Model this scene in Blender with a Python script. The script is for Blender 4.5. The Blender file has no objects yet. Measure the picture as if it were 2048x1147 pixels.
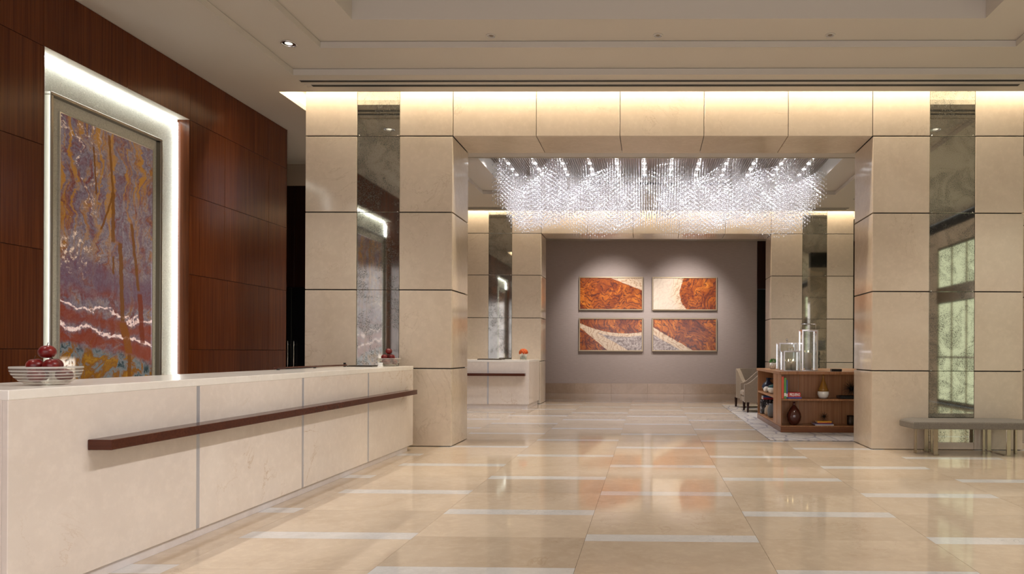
import bpy, bmesh, math, random
from mathutils import Vector, Matrix, Euler
random.seed(7)
R = math.radians
SC = bpy.context.scene
COL = SC.collection

# ------------------------------------------------------------------ camera
cd = bpy.data.cameras.new('camera'); cam = bpy.data.objects.new('camera', cd); COL.objects.link(cam)
cd.sensor_fit = 'HORIZONTAL'; cd.sensor_width = 36.0; cd.lens = 24.0
cd.clip_start = 0.05; cd.clip_end = 200
cd.shift_x = (1024 - 1278.22) / 2048; cd.shift_y = (702.91 - 573.5) / 2048
cam.matrix_world = Matrix.Translation((0, 0, 1.3)) @ Matrix.Rotation(0.0143, 4, 'Z') @ Matrix.Rotation(R(90), 4, 'X') @ Matrix.Rotation(0.0046, 4, 'Z')
SC.camera = cam
# ------------------------------------------------------------------ world, exposure, renderer quality
w = bpy.data.worlds.new('world'); SC.world = w; w.use_nodes = True
w.node_tree.nodes['Background'].inputs[0].default_value = (0.75, 0.82, 0.9, 1)
w.node_tree.nodes['Background'].inputs[1].default_value = 0.6
vs = SC.view_settings
vs.view_transform = 'Standard'; vs.look = 'None'; vs.exposure = -0.08; vs.gamma = 1.0; vs.use_curve_mapping = False
cy = SC.cycles
cy.use_denoising = True; cy.use_adaptive_sampling = True; cy.adaptive_threshold = 0.04; cy.max_bounces = 8; cy.diffuse_bounces = 4; cy.glossy_bounces = 5
cy.transmission_bounces = 4; cy.transparent_max_bounces = 24
cy.caustics_reflective = False; cy.caustics_refractive = False
cy.sample_clamp_indirect = 4.0; cy.sample_clamp_direct = 0.0; cy.blur_glossy = 0.5
WARM = (1.0, 0.85, 0.63); COOL = (0.93, 1.0, 0.97); NEUT = (1.0, 0.92, 0.82)

def area(name, loc, target, sx, sy, power, col, spread=180):
    l = bpy.data.lights.new(name, 'AREA'); l.shape = 'RECTANGLE'; l.size = sx; l.size_y = sy
    l.energy = power; l.color = col; l.spread = R(spread)
    o = bpy.data.objects.new(name, l); COL.objects.link(o); o.location = loc
    d = Vector(target) - Vector(loc)
    o.rotation_euler = d.to_track_quat('-Z', 'Y').to_euler() if abs(d.x) + abs(d.y) > 1e-6 else ((0, 0, 0) if d.z < 0 else (math.pi, 0, 0))
    return o
def spot(name, loc, target, power, col, cone=70, blend=0.6, radius=0.04):
    l = bpy.data.lights.new(name, 'SPOT'); l.energy = power; l.color = col; l.spot_size = R(cone); l.spot_blend = blend; l.shadow_soft_size = radius
    o = bpy.data.objects.new(name, l); COL.objects.link(o); o.location = loc
    o.rotation_euler = (Vector(target) - Vector(loc)).to_track_quat('-Z', 'Y').to_euler()
    return o
# layout constants (metres) ------------------------------------------------
ZC = 4.73                    # ceiling
CXM = 0.165                  # room axis
XL, XR = -2.678, 3.004       # portal opening
PX0, PX1 = -4.693, 5.023     # portal outer edges
ZJ = [0.0, 1.059, 2.126, 3.182, 4.217, 5.06]
D1, D1B, D2 = 9.238, 10.046, 16.869
DFAR = 21.15
WL, WR = -5.65, 7.6
# cove lamps hidden above the two portals (front slot and both side slots)
for d in (D1, D2):
    area('cove_lamp', (CXM, d - 0.10, 5.03), (CXM, d - 0.10, 0), 9.9, 0.05, 160, WARM)
    for sx in (PX0 - 0.11, PX1 + 0.11):
        o = area('cove_lamp_side', (sx, d + 0.3, 5.03), (sx, d + 0.3, 0), 0.05, 1.0, 9, WARM)
# added fill light behind the viewer; the back wall has no window
area('daylight_back', (CXM, -2.85, 2.2), (CXM, 10, 1.6), 9.0, 3.4, 300, (0.98, 0.94, 0.98))

# ------------------------------------------------------------------ mesh helpers
class MB:
    def __init__(s): s.v = []; s.f = []; s.sm = []
    def add(s, vs_, fs, smooth=False):
        b = len(s.v); s.v += [tuple(p) for p in vs_]
        for q in fs: s.f.append(tuple(b + i for i in q)); s.sm.append(smooth)
        return s
    def box(s, x0, x1, y0, y1, z0, z1, c=0.0):
        x0, x1 = min(x0, x1), max(x0, x1); y0, y1 = min(y0, y1), max(y0, y1); z0, z1 = min(z0, z1), max(z0, z1)
        if c > 0:
            bm = bmesh.new(); bmesh.ops.create_cube(bm, size=1)
            for v in bm.verts: v.co = (x0 + (v.co.x + .5) * (x1 - x0), y0 + (v.co.y + .5) * (y1 - y0), z0 + (v.co.z + .5) * (z1 - z0))
            bmesh.ops.bevel(bm, geom=list(bm.edges), offset=c, segments=1, affect='EDGES', profile=0.5)
            bm.verts.index_update(); s.add([v.co for v in bm.verts], [[v.index for v in f.verts] for f in bm.faces]); bm.free(); return s
        return s.add([(x0, y0, z0), (x1, y0, z0), (x1, y1, z0), (x0, y1, z0), (x0, y0, z1), (x1, y0, z1), (x1, y1, z1), (x0, y1, z1)],
                     [(3, 2, 1, 0), (4, 5, 6, 7), (0, 1, 5, 4), (1, 2, 6, 5), (2, 3, 7, 6), (3, 0, 4, 7)])
    def prism(s, poly, z0, z1):
        n = len(poly); vv = [(x, y, z0) for x, y in poly] + [(x, y, z1) for x, y in poly]
        ff = [tuple(reversed(range(n))), tuple(range(n, 2 * n))] + [(i, (i + 1) % n, n + (i + 1) % n, n + i) for i in range(n)]
        return s.add(vv, ff)
    def lathe(s, prof, n=28, c=(0, 0, 0), smooth=True, caps=True):
        vv = []; ff = []
        for r, z in prof:
            for i in range(n):
                a = 2 * math.pi * i / n; vv.append((c[0] + r * math.cos(a), c[1] + r * math.sin(a), c[2] + z))
        for k in range(len(prof) - 1):
            for i in range(n):
                j = (i + 1) % n; ff.append((k * n + i, k * n + j, (k + 1) * n + j, (k + 1) * n + i))
        s.add(vv, ff, smooth)
        if caps:
            b = len(s.v) - len(vv)
            if prof[0][0] > 1e-4: s.f.append(tuple(b + i for i in reversed(range(n)))); s.sm.append(False)
            if prof[-1][0] > 1e-4: s.f.append(tuple(b + (len(prof) - 1) * n + i for i in range(n))); s.sm.append(False)
        return s
    def tube(s, pts, r, n=8, caps=True):
        pts = [Vector(p) for p in pts]; rr = r if isinstance(r, (list, tuple)) else [r] * len(pts); vv = []; ff = []
        up = Vector((0, 0, 1))
        for k, p in enumerate(pts):
            t = (pts[min(k + 1, len(pts) - 1)] - pts[max(k - 1, 0)]).normalized()
            a = t.cross(up) if abs(t.dot(up)) < .98 else t.cross(Vector((1, 0, 0)))
            a.normalize(); b = t.cross(a)
            for i in range(n):
                an = 2 * math.pi * i / n; vv.append(p + (a * math.cos(an) + b * math.sin(an)) * rr[k])
        for k in range(len(pts) - 1):
            for i in range(n):
                j = (i + 1) % n; ff.append((k * n + i, k * n + j, (k + 1) * n + j, (k + 1) * n + i))
        base = len(s.v); s.add(vv, ff, True)
        if caps:
            s.f.append(tuple(base + i for i in reversed(range(n)))); s.sm.append(False)
            s.f.append(tuple(base + (len(pts) - 1) * n + i for i in range(n))); s.sm.append(False)
        return s
    def ball(s, c, r, seg=16, rings=10, sc=(1, 1, 1)):
        prof = [(max(1e-5, r * math.sin(math.pi * k / rings)), -r * math.cos(math.pi * k / rings)) for k in range(rings + 1)]
        b = len(s.v); s.lathe(prof, seg, (0, 0, 0), True, False)
        for i in range(b, len(s.v)): p = s.v[i]; s.v[i] = (c[0] + p[0] * sc[0], c[1] + p[1] * sc[1], c[2] + p[2] * sc[2])
        return s
    def mesh(s, name, mat):
        me = bpy.data.meshes.new(name); me.from_pydata(s.v, [], s.f); me.polygons.foreach_set('use_smooth', [bool(b) for b in s.sm])
        if mat: me.materials.append(mat)
        bm = bmesh.new(); bm.from_mesh(me); bmesh.ops.recalc_face_normals(bm, faces=bm.faces); bm.to_mesh(me); bm.free()
        me.update(); return me
    def build(s, name, mat, parent=None, loc=(0, 0, 0), rz=0.0):
        return link(name, s.mesh(name, mat), parent, loc, rz)
def link(name, me, parent=None, loc=(0, 0, 0), rz=0.0):
    o = bpy.data.objects.new(name, me); COL.objects.link(o); o.parent = parent; o.location = loc; o.rotation_euler = (0, 0, rz)
    return o
def tag(o, label, cat, group=None):
    o['label'] = label; o['category'] = cat
    if group: o['group'] = group
    return o
def thing(name, label, cat, loc=(0, 0, 0), rz=0.0, group=None):
    o = bpy.data.objects.new(name, None); COL.objects.link(o); o.location = loc; o.rotation_euler = (0, 0, rz); o.empty_display_size = .1
    return tag(o, label, cat, group)
def struct(o, label=None, cat=None):
    o['kind'] = 'structure'
    if label: o['label'] = label
    if cat: o['category'] = cat
    return o
def sempty(name, label, cat, loc=(0, 0, 0)):
    o = bpy.data.objects.new(name, None); COL.objects.link(o); o.location = loc
    return struct(o, label, cat)
def copy_tree(o, parent=None):
    c = o.copy(); COL.objects.link(c); c.parent = parent
    for ch in list(o.children): copy_tree(ch, c)
    return c

# ------------------------------------------------------------------ materials
class G:
    def __init__(s, name):
        s.m = bpy.data.materials.new(name); s.m.use_nodes = True; s.nt = s.m.node_tree; s.nt.nodes.clear()
        s.out = s.nt.nodes.new('ShaderNodeOutputMaterial')
    def n(s, typ, ins=None, **props):
        nd = s.nt.nodes.new('ShaderNode' + typ)
        for k, v in props.items(): setattr(nd, k, v)
        for k, v in (ins or {}).items(): s.put(nd.inputs[k], v)
        return nd
    def put(s, sock, v):
        if isinstance(v, bpy.types.NodeSocket): s.nt.links.new(v, sock)
        else:
            if sock.type == 'RGBA' and len(v) == 3: v = (*v, 1)
            sock.default_value = v
    def m_(s, op, a, b=0.0, c=0.0, clamp=False):
        return s.n('Math', {0: a, 1: b, 2: c}, operation=op, use_clamp=clamp).outputs[0]
    def mix(s, f, a, b, blend='MIX'):
        nd = s.n('Mix', data_type='RGBA', blend_type=blend); s.put(nd.inputs[0], f); s.put(nd.inputs[6], a); s.put(nd.inputs[7], b); return nd.outputs[2]
    def ramp(s, f, stops, interp='LINEAR'):
        nd = s.n('ValToRGB', {0: f}); cr = nd.color_ramp; cr.interpolation = interp
        while len(cr.elements) < len(stops): cr.elements.new(0.5)
        for e, (p, c) in zip(cr.elements, stops): e.position = p; e.color = (*c, 1) if len(c) == 3 else c
        return nd.outputs[0]
    def sstep(s, x, a, b):
        nd = s.n('MapRange', {0: x, 1: a, 2: b, 3: 0.0, 4: 1.0}, interpolation_type='SMOOTHSTEP'); return nd.outputs[0]
    def noise(s, v, scale, detail=4, rough=.55, dist=0.0, color=False):
        nd = s.n('TexNoise', {'Vector': v, 'Scale': scale, 'Detail': detail, 'Roughness': rough, 'Distortion': dist}); return nd.outputs[1 if color else 0]
    def vmap(s, v, scale=(1, 1, 1), loc=(0, 0, 0), rot=(0, 0, 0)):
        return s.n('Mapping', {0: v, 1: loc, 2: rot, 3: scale}).outputs[0]
    def vadd(s, a, b): return s.n('VectorMath', {0: a, 1: b}, operation='ADD').outputs[0]
    def vscale(s, a, k): nd = s.n('VectorMath', {0: a}, operation='SCALE'); s.put(nd.inputs[3], k); return nd.outputs[0]
    def coord(s, kind='Object', jitter=True):
        v = s.n('TexCoord').outputs[kind]
        if jitter:
            r = s.n('ObjectInfo').outputs['Random']
            cb = s.n('CombineXYZ', {0: s.m_('MULTIPLY', r, 37.0), 1: s.m_('MULTIPLY', r, 91.0), 2: s.m_('MULTIPLY', r, 53.0)}).outputs[0]
            v = s.vadd(v, cb)
        return v
    def rnd(s): return s.n('ObjectInfo').outputs['Random']
    def sep(s, v): nd = s.n('SeparateXYZ', {0: v}); return nd.outputs
    def bump(s, h, k=.2, d=.01): return s.n('Bump', {'Strength': k, 'Distance': d, 'Height': h}).outputs[0]
    def pr(s, col, rough=.5, **k):
        ins = {'Base Color': col, 'Roughness': rough}; ins.update(k)
        b = s.n('BsdfPrincipled', ins); s.nt.links.new(b.outputs[0], s.out.inputs[0]); return b
    def fin(s, sh): s.nt.links.new(sh, s.out.inputs[0]); return s.m
def plain(name, col, rough=.5, metal=0.0, **k):
    g = G(name); g.pr(col, rough, Metallic=metal, **k); return g.m
def emit(name, col, st):
    g = G(name); e = g.n('Emission', {0: col, 1: st}); return g.fin(e.outputs[0])
def stone(name, c1, c2, vein, rough=.12, veinamt=.5, scale=1.0, vary=.10, spec=.5):
    g = G(name); v = g.coord()
    a = g.noise(v, 1.3 * scale, 6, .6, .8)
    col = g.ramp(a, [(.30, c1), (.70, c2)])
    fine = g.noise(v, 14 * scale, 5, .65)
    col = g.mix(g.m_('MULTIPLY', g.sstep(fine, .42, .72), .30), col, tuple(min(1, x * 1.16) for x in c2))
    r1 = g.noise(v, 1.1 * scale, 7, .62, 1.6)
    ridge = g.m_('SUBTRACT', 1.0, g.sstep(g.m_('ABSOLUTE', g.m_('SUBTRACT', r1, .5)), 0.0, .010))
    patch = g.sstep(g.noise(v, .9 * scale, 2), .48, .66)
    col = g.mix(g.m_('MULTIPLY', g.m_('MULTIPLY', ridge, patch), veinamt), col, vein)
    br = g.m_('ADD', 1.0 - vary / 2, g.m_('MULTIPLY', g.rnd(), vary))
    hs = g.n('HueSaturation', {'Value': br, 'Color': col}).outputs[0]
    g.pr(hs, rough, **{'Specular IOR Level': spec}); return g.m
M = {}
M['stone'] = stone('cream_stone', (.55, .46, .36), (.625, .535, .43), (.34, .25, .17), .11, .35)
M['counter_stone'] = stone('counter_stone', (.67, .59, .525), (.75, .675, .61), (.42, .26, .12), .28, .8)
M['tile'] = stone('floor_stone', (.54, .435, .325), (.635, .53, .415), (.38, .26, .16), .06, .30, 1.0, .14)
M['strip'] = stone('white_marble', (.60, .585, .57), (.72, .71, .70), (.40, .40, .42), .06, .8, 2.2, .05)
M['counter_top'] = stone('white_top_stone', (.80, .75, .68), (.88, .84, .78), (.6, .55, .5), .18, .3)
M['base_stone'] = stone('baseboard_stone', (.40, .30, .22), (.50, .38, .29), (.3, .2, .14), .15, .3)
M['joint'] = plain('dark_joint', (.012, .011, .010), .8)
M['grout'] = plain('floor_grout', (.30, .22, .15), .4)
M['ceiling'] = plain('ceiling_paint', (.545, .50, .44), .85)
M['cove'] = plain('cove_paint', (.9, .86, .78), .8)
M['wallpaint'] = plain('tan_plaster', (.46, .37, .29), .8)
M['black'] = plain('black_lacquer', (.006, .006, .007), .25)
M['chrome'] = plain('chrome', (.82, .82, .84), .12, 1.0)
M['steel'] = plain('brushed_bronze_steel', (.42, .36, .28), .22, 1.0)
M['alu'] = plain('aluminium_strip', (.60, .62, .68), .35, .6)
M['frame_metal'] = plain('bevel_metal', (.30, .28, .25), .32, 1.0)
M['gilt'] = plain('champagne_frame', (.52, .42, .28), .35, .8)
def wood(name, c1, c2, c3, rough=.25, axis=2, scale=1.0, coat=.1):
    g = G(name); v = g.coord()
    sc = [60, 60, 60]; sc[axis] = .9
    a = g.noise(g.vmap(v, tuple(x * scale for x in sc)), 1.0, 4, .6, .1)
    sc2 = [5, 5, 5]; sc2[axis] = .35
    b = g.noise(g.vmap(v, tuple(x * scale for x in sc2)), 1.0, 3, .5, .6)
    col = g.ramp(a, [(.25, c1), (.5, c2), (.78, c3)])
    col = g.mix(g.m_('MULTIPLY', g.sstep(b, .35, .7), .25), col, c1)
    br = g.m_('ADD', .95, g.m_('MULTIPLY', g.rnd(), .10))
    hs = g.n('HueSaturation', {'Value': br, 'Color': col}).outputs[0]
    g.pr(hs, rough, **{'Coat Weight': coat, 'Coat Roughness': .12, 'Specular IOR Level': .22}); return g.m
M['mahogany'] = wood('mahogany_panel', (.048, .011, .0035), (.098, .025, .007), (.145, .042, .012), .2, coat=0.0)
M['darkwood'] = wood('dark_brown_wood', (.014, .005, .004), (.028, .009, .006), (.045, .016, .009), .3)
M['rail'] = wood('rail_wood', (.045, .013, .008), (.075, .022, .012), (.10, .03, .016), .22, 1)
M['walnut'] = wood('walnut', (.26, .115, .05), (.38, .185, .085), (.50, .27, .135), .32, 2, .7, .1)
M['walnut_h'] = wood('walnut_dark', (.13, .045, .018), (.20, .078, .034), (.27, .12, .055), .25, 0, .7, .2)
# antique mirror: silver with dark speckled patina
g = G('antique_mirror'); v = g.coord()
sp = g.noise(v, 95, 3, .6); big = g.noise(v, 3.2, 4, .6, .8)
edge = g.m_('MULTIPLY', g.sstep(g.m_('ADD', sp, g.m_('MULTIPLY', g.m_('SUBTRACT', g.noise(v, 380, 2), .5), .35)), .52, .62), g.m_('ADD', .25, g.sstep(big, .42, .60)), clamp=True)
cl = g.mix(g.sstep(big, .35, .75), (.66, .66, .60), (.44, .44, .39))
b1 = g.n('BsdfPrincipled', {'Base Color': cl, 'Metallic': 1.0, 'Roughness': .035})
b2 = g.n('BsdfPrincipled', {'Base Color': (.10, .095, .08), 'Metallic': .3, 'Roughness': .5})
mx = g.n('MixShader', {0: g.m_('MULTIPLY', edge, .9)}); g.nt.links.new(b1.outputs[0], mx.inputs[1]); g.nt.links.new(b2.outputs[0], mx.inputs[2])
M['mirror'] = g.fin(mx.outputs[0])
# silvery textured plaster of the niche
g = G('niche_plaster'); v = g.coord('Object', False)
a = g.noise(v, 55, 4, .7, 1.5)
col = g.ramp(a, [(.3, (.40, .38, .31)), (.7, (.66, .64, .55))])
g.pr(col, .55, Normal=g.bump(a, .35, .01)); M['plaster'] = g.m
# reeded bronze ceiling panel
M['reed'] = plain('reeded_bronze', (.40, .33, .29), .28, .85)
# fabric
def fabric(name, c, sc=160):
    g = G(name); v = g.coord(); a = g.noise(v, sc, 3, .6)
    col = g.mix(g.sstep(a, .3, .7), tuple(x * .8 for x in c), tuple(min(1, x * 1.15) for x in c))
    g.pr(col, .85, Normal=g.bump(a, .25, .004), **{'Sheen Weight': .2}); return g.m
M['chair_fabric'] = fabric('taupe_linen', (.225, .17, .12))
M['bench_leather'] = fabric('grey_leather', (.155, .135, .11), 90)
# silk wallpaper on the far wall
g = G('silk_wallpaper'); v = g.coord('Object', False)
a = g.noise(g.vmap(v, (6, 6, 120)), 1.0, 3, .6)
g.pr(g.mix(g.sstep(a, .3, .7), (.44, .37, .34), (.50, .43, .40)), .7); M['silk'] = g.m
# rug
g = G('rug_weave'); v = g.coord('Object', False)
vo = g.n('TexVoronoi', {'Vector': g.vmap(v, (3.2, 2.2, 1)), 'Scale': 1.0}, feature='DISTANCE_TO_EDGE').outputs[0]
lines = g.m_('SUBTRACT', 1.0, g.sstep(vo, .02, .07))
nz = g.noise(v, 30, 4, .7)
col = g.mix(g.sstep(nz, .3, .7), (.34, .30, .27), (.47, .43, .39))
col = g.mix(g.m_('MULTIPLY', lines, .8), col, (.20, .19, .21))
g.pr(col, .95); M['rug'] = g.m
# frosted / clear glass
g = G('frosted_glass'); a1 = g.n('BsdfTransparent', {0: (.9, .9, .88)}); b1 = g.n('BsdfPrincipled', {'Base Color': (.80, .77, .72), 'Roughness': .3})
mx = g.n('MixShader', {0: .55}); g.nt.links.new(a1.outputs[0], mx.inputs[1]); g.nt.links.new(b1.outputs[0], mx.inputs[2]); M['frost'] = g.fin(mx.outputs[0])
g = G('satin_glass'); a1 = g.n('BsdfTransparent', {0: (.92, .91, .89)}); b1 = g.n('BsdfPrincipled', {'Base Color': (.72, .68, .63), 'Roughness': .25})
mx = g.n('MixShader', {0: .08}); g.nt.links.new(a1.outputs[0], mx.inputs[1]); g.nt.links.new(b1.outputs[0], mx.inputs[2]); M['satin'] = g.fin(mx.outputs[0])
g = G('clear_glass'); a1 = g.n('BsdfTransparent', {0: (.93, .94, .93)}); b1 = g.n('BsdfGlossy', {'Color': (1, 1, 1), 'Roughness': .02})
fr = g.n('Fresnel', {0: 1.45}); mx = g.n('MixShader', {0: g.m_('ADD', g.m_('MULTIPLY', fr.outputs[0], .55), .01)}); g.nt.links.new(a1.outputs[0], mx.inputs[1]); g.nt.links.new(b1.outputs[0], mx.inputs[2]); M['glass'] = g.fin(mx.outputs[0])
g = G('cut_crystal'); a1 = g.n('BsdfTransparent', {0: (.96, .96, .98)}); b1 = g.n('BsdfPrincipled', {'Base Color': (.92, .92, .95), 'Roughness': .08, 'Specular IOR Level': 1.0, 'Metallic': .15})
mx = g.n('MixShader', {0: .68}); g.nt.links.new(a1.outputs[0], mx.inputs[1]); g.nt.links.new(b1.outputs[0], mx.inputs[2]); M['crystal'] = g.fin(mx.outputs[0])

# onyx slab: lavender stone with rust flows, red bands, white seams; lit from behind
g = G('backlit_onyx'); v = g.coord('Object', False); X_, Y_, Z_ = g.sep(v)[0:3]   # local: y 0..1.23, z = height above floor
wob = g.noise(v, 2.6, 5, .6, .8, True)
wv = g.vadd(v, g.vscale(g.vadd(wob, (-.5, -.5, -.5)), .42))
ny = g.noise(g.vmap(wv, (1, 3.0, 1.3), rot=(R(32), 0, 0)), 1.6, 8, .68, 1.2)
col = g.ramp(ny, [(.28, (.16, .03, .02)), (.40, (.24, .085, .08)), (.48, (.21, .16, .21)), (.56, (.31, .27, .30)), (.64, (.34, .14, .05)), (.74, (.42, .19, .03)), (.88, (.48, .30, .14))])
gr = g.noise(v, 46, 5, .75)
col = g.mix(g.m_('MULTIPLY', g.sstep(gr, .50, .75), .34), col, (.50, .43, .46))
col = g.mix(g.m_('MULTIPLY', g.sstep(gr, .54, .32), .65), col, (.12, .05, .05))
gold = g.m_('MULTIPLY', g.sstep(g.noise(g.vmap(wv, (1, 6.0, .8)), 1.7, 6, .65, .8), .45, .62), g.sstep(Z_, 1.9, 2.8))
col = g.mix(g.m_('MULTIPLY', gold, .9), col, (.50, .23, .03))
wz = g.m_('ADD', Z_, g.m_('MULTIPLY', g.m_('SUBTRACT', g.noise(v, 1.9, 4, .6, .5), .5), .55))
wz = g.m_('ADD', wz, g.m_('MULTIPLY', Y_, .16))
def band(z0, z1, soft): return g.m_('MULTIPLY', g.sstep(wz, z0 - soft, z0 + soft), g.m_('SUBTRACT', 1.0, g.sstep(wz, z1 - soft, z1 + soft)))
rz_ = g.noise(g.vmap(wv, (1, 1.5, 4)), 2.0, 5, .6)
for z0, z1, k in ((1.34, 1.52, .9), (1.60, 1.76, .8), (1.90, 1.98, .5)):
    col = g.mix(g.m_('MULTIPLY', g.m_('MULTIPLY', band(z0, z1, .04), g.sstep(rz_, .32, .50)), k), col, (.27, .05, .02))
col = g.mix(g.m_('MULTIPLY', band(1.96, 2.25, .08), .6), col, (.17, .09, .14))
rr_ = g.noise(v, 24, 4, .7)
for z0, z1 in ((1.535, 1.575), (1.785, 1.81)):
    col = g.mix(g.m_('MULTIPLY', band(z0, z1, .008), g.sstep(rr_, .36, .52)), col, (1.25, .95, .90))
sq = g.m_('SUBTRACT', 1.0, g.sstep(g.m_('ABSOLUTE', g.m_('SUBTRACT', g.noise(wv, 1.25, 5, .6, 1.0), .5)), 0.006, .022))
col = g.mix(g.m_('MULTIPLY', g.m_('MULTIPLY', sq, g.sstep(rr_, .50, .62)), g.m_('MULTIPLY', g.sstep(Z_, 1.9, 2.3), g.m_('SUBTRACT', 1.0, g.sstep(Y_, .30, .62)))), col, (1.0, .78, .62))
col = g.mix(g.m_('MULTIPLY', band(.3, 1.33, .05), .95), col, g.ramp(g.noise(wv, 3.4, 5, .6, 1.5), [(.34, (.015, .05, .06)), (.44, (.22, .26, .28)), (.52, (.26, .10, .008)), (.66, (.46, .24, .02))]))
def drip(y0, y1, z0, z1, wd, c, amt=.9):
    t = g.m_('DIVIDE', g.m_('SUBTRACT', Z_, z1), z0 - z1)
    cxp = g.m_('ADD', g.m_('ADD', y1, g.m_('MULTIPLY', t, y0 - y1)), g.m_('MULTIPLY', g.m_('SUBTRACT', g.noise(g.vmap(v, (0, 0, 1)), 6, 3), .5), .05))
    wn = g.m_('MULTIPLY', wd, g.m_('ADD', .35, g.m_('MULTIPLY', g.noise(g.vmap(v, (0, 0, 1)), 9.0, 3), 1.3)))
    d = g.m_('ABSOLUTE', g.m_('SUBTRACT', Y_, cxp))
    ms = g.m_('MULTIPLY', g.m_('SUBTRACT', 1.0, g.sstep(g.m_('DIVIDE', d, wn), .75, 1.0)), g.m_('MULTIPLY', g.sstep(Z_, z1 - .01, z1 + .02), g.m_('SUBTRACT', 1.0, g.sstep(Z_, z0 - .02, z0 + .01))))
    return g.m_('MULTIPLY', ms, amt), c
DR = (.20, .07, .006)
for a in ((.60, .66, 3.58, 2.95, .018, DR), (.66, .50, 2.95, 2.55, .015, DR), (.66, .66, 2.98, 2.44, .028, DR), (.66, .67, 2.30, 2.10, .016, DR), (.76, .80, 2.46, 1.60, .032, DR), (.80, .90, 1.60, 1.25, .06, (.27, .085, .008)),
          (.90, .90, 1.25, .70, .03, DR), (.92, 1.03, 2.70, 1.95, .024, DR), (1.05, 1.09, 1.93, 1.36, .040, (.20, .03, .006)), (.40, .44, 3.4, 2.9, .012, DR)):
    ms, c = drip(*a); col = g.mix(ms, col, c)
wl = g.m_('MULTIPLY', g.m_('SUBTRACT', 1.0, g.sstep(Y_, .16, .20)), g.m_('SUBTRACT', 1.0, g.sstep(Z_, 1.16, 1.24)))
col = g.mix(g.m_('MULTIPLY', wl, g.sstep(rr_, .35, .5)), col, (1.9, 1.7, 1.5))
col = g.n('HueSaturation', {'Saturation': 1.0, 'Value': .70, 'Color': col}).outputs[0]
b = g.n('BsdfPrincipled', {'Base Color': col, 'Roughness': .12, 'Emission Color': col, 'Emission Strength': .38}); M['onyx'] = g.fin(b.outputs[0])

# photographs of polished figured wood, one print each
def woodprint(name, seed, paintmask):
    g = G(name); v = g.n('TexCoord').outputs['Generated']; U, _, W = g.sep(v)[0:3]
    vv = g.n('CombineXYZ', {0: g.m_('MULTIPLY', U, 2.0), 1: seed * 3.7, 2: W}).outputs[0]
    wob = g.noise(vv, 1.5, 4, .55, .6, True)
    w2 = g.vadd(vv, g.vscale(g.vadd(wob, (-.5, -.5, -.5)), 1.1))
    wav = g.n('TexWave', {'Vector': g.vmap(w2, (1, 1, 1), rot=(0, R(50 + 40 * seed), 0)), 'Scale': 2.6, 'Distortion': 7.0, 'Detail': 5.0, 'Detail Scale': 1.3}).outputs[1]
    lo = g.noise(w2, 1.3, 7, .62, 1.6)
    fi = g.noise(g.vmap(w2, (3, 3, 9)), 2.2, 5, .6, 1.0)
    col = g.ramp(lo, [(.30, (.07, .012, .006)), (.42, (.24, .045, .008)), (.54, (.46, .11, .012)), (.64, (.70, .21, .022)), (.78, (.85, .36, .05))])
    col = g.mix(g.m_('MULTIPLY', g.sstep(fi, .52, .70), .35), col, (.12, .02, .01))
    col = g.mix(g.m_('MULTIPLY', g.m_('SUBTRACT', 1.0, g.sstep(wav, .02, .26)), .8), col, (.07, .014, .012))
    jit = g.m_('MULTIPLY', g.m_('SUBTRACT', g.noise(vv, 5, 4, .6), .5), .08)
    col = paintmask(g, U, W, jit, col, vv, wav)
    g.pr(col, .18); return g.m
def cream(g, wav): return g.ramp(wav, [(.02, (.58, .38, .24)), (.18, (.76, .58, .40)), (.9, (.84, .68, .50))])
def pale(g, vv): return g.ramp(g.noise(vv, 14, 5, .7), [(.36, (.12, .09, .09)), (.5, (.42, .34, .31)), (.66, (.72, .66, .62))])
def mk1(g, U, W, j, col, vv, wav):
    f = g.m_('SUBTRACT', W, g.m_('ADD', 1.0, g.m_('MULTIPLY', g.m_('SUBTRACT', U, .48), -.78)))
    return g.mix(g.sstep(g.m_('ADD', f, g.m_('MULTIPLY', j, .3)), 0, .02), col, cream(g, wav))
def mk2(g, U, W, j, col, vv, wav):
    edge = g.m_('ADD', .42, g.m_('MULTIPLY', g.m_('POWER', g.m_('SUBTRACT', W, .55), 2.0), .35))
    f = g.m_('SUBTRACT', edge, g.m_('ADD', U, j))
    c = g.mix(g.sstep(f, -.01, .01), col, cream(g, wav))
    return g.mix(g.m_('MULTIPLY', g.sstep(f, .04, .2), .7), c, (.88, .78, .66))
def mk3(g, U, W, j, col, vv, wav):
    up = g.m_('SUBTRACT', g.m_('ADD', g.m_('MULTIPLY', g.m_('POWER', g.m_('SUBTRACT', .72, U), 2.0), .62), .55), W)
    lo = g.m_('SUBTRACT', W, g.m_('SUBTRACT', .72, g.m_('MULTIPLY', U, 1.65)))
    f = g.m_('MINIMUM', g.m_('ADD', up, g.m_('MULTIPLY', j, .3)), g.m_('ADD', lo, g.m_('MULTIPLY', j, .6)))
    c = g.mix(g.sstep(f, 0, .02), col, cream(g, wav))
    f2 = g.m_('MINIMUM', g.m_('SUBTRACT', up, .10), g.m_('SUBTRACT', g.m_('SUBTRACT', W, g.m_('SUBTRACT', .88, g.m_('MULTIPLY', U, 1.15))), .0))
    return g.mix(g.sstep(g.m_('ADD', f2, j), 0, .03), c, pale(g, vv))
def mk4(g, U, W, j, col, vv, wav):
    f = g.m_('SUBTRACT', g.m_('SUBTRACT', .74, g.m_('MULTIPLY', U, 1.15)), g.m_('ADD', W, j))
    c = g.mix(g.sstep(f, 0, .02), col, cream(g, wav))
    return g.mix(g.sstep(g.m_('SUBTRACT', f, .22), 0, .04), c, pale(g, vv))

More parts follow.
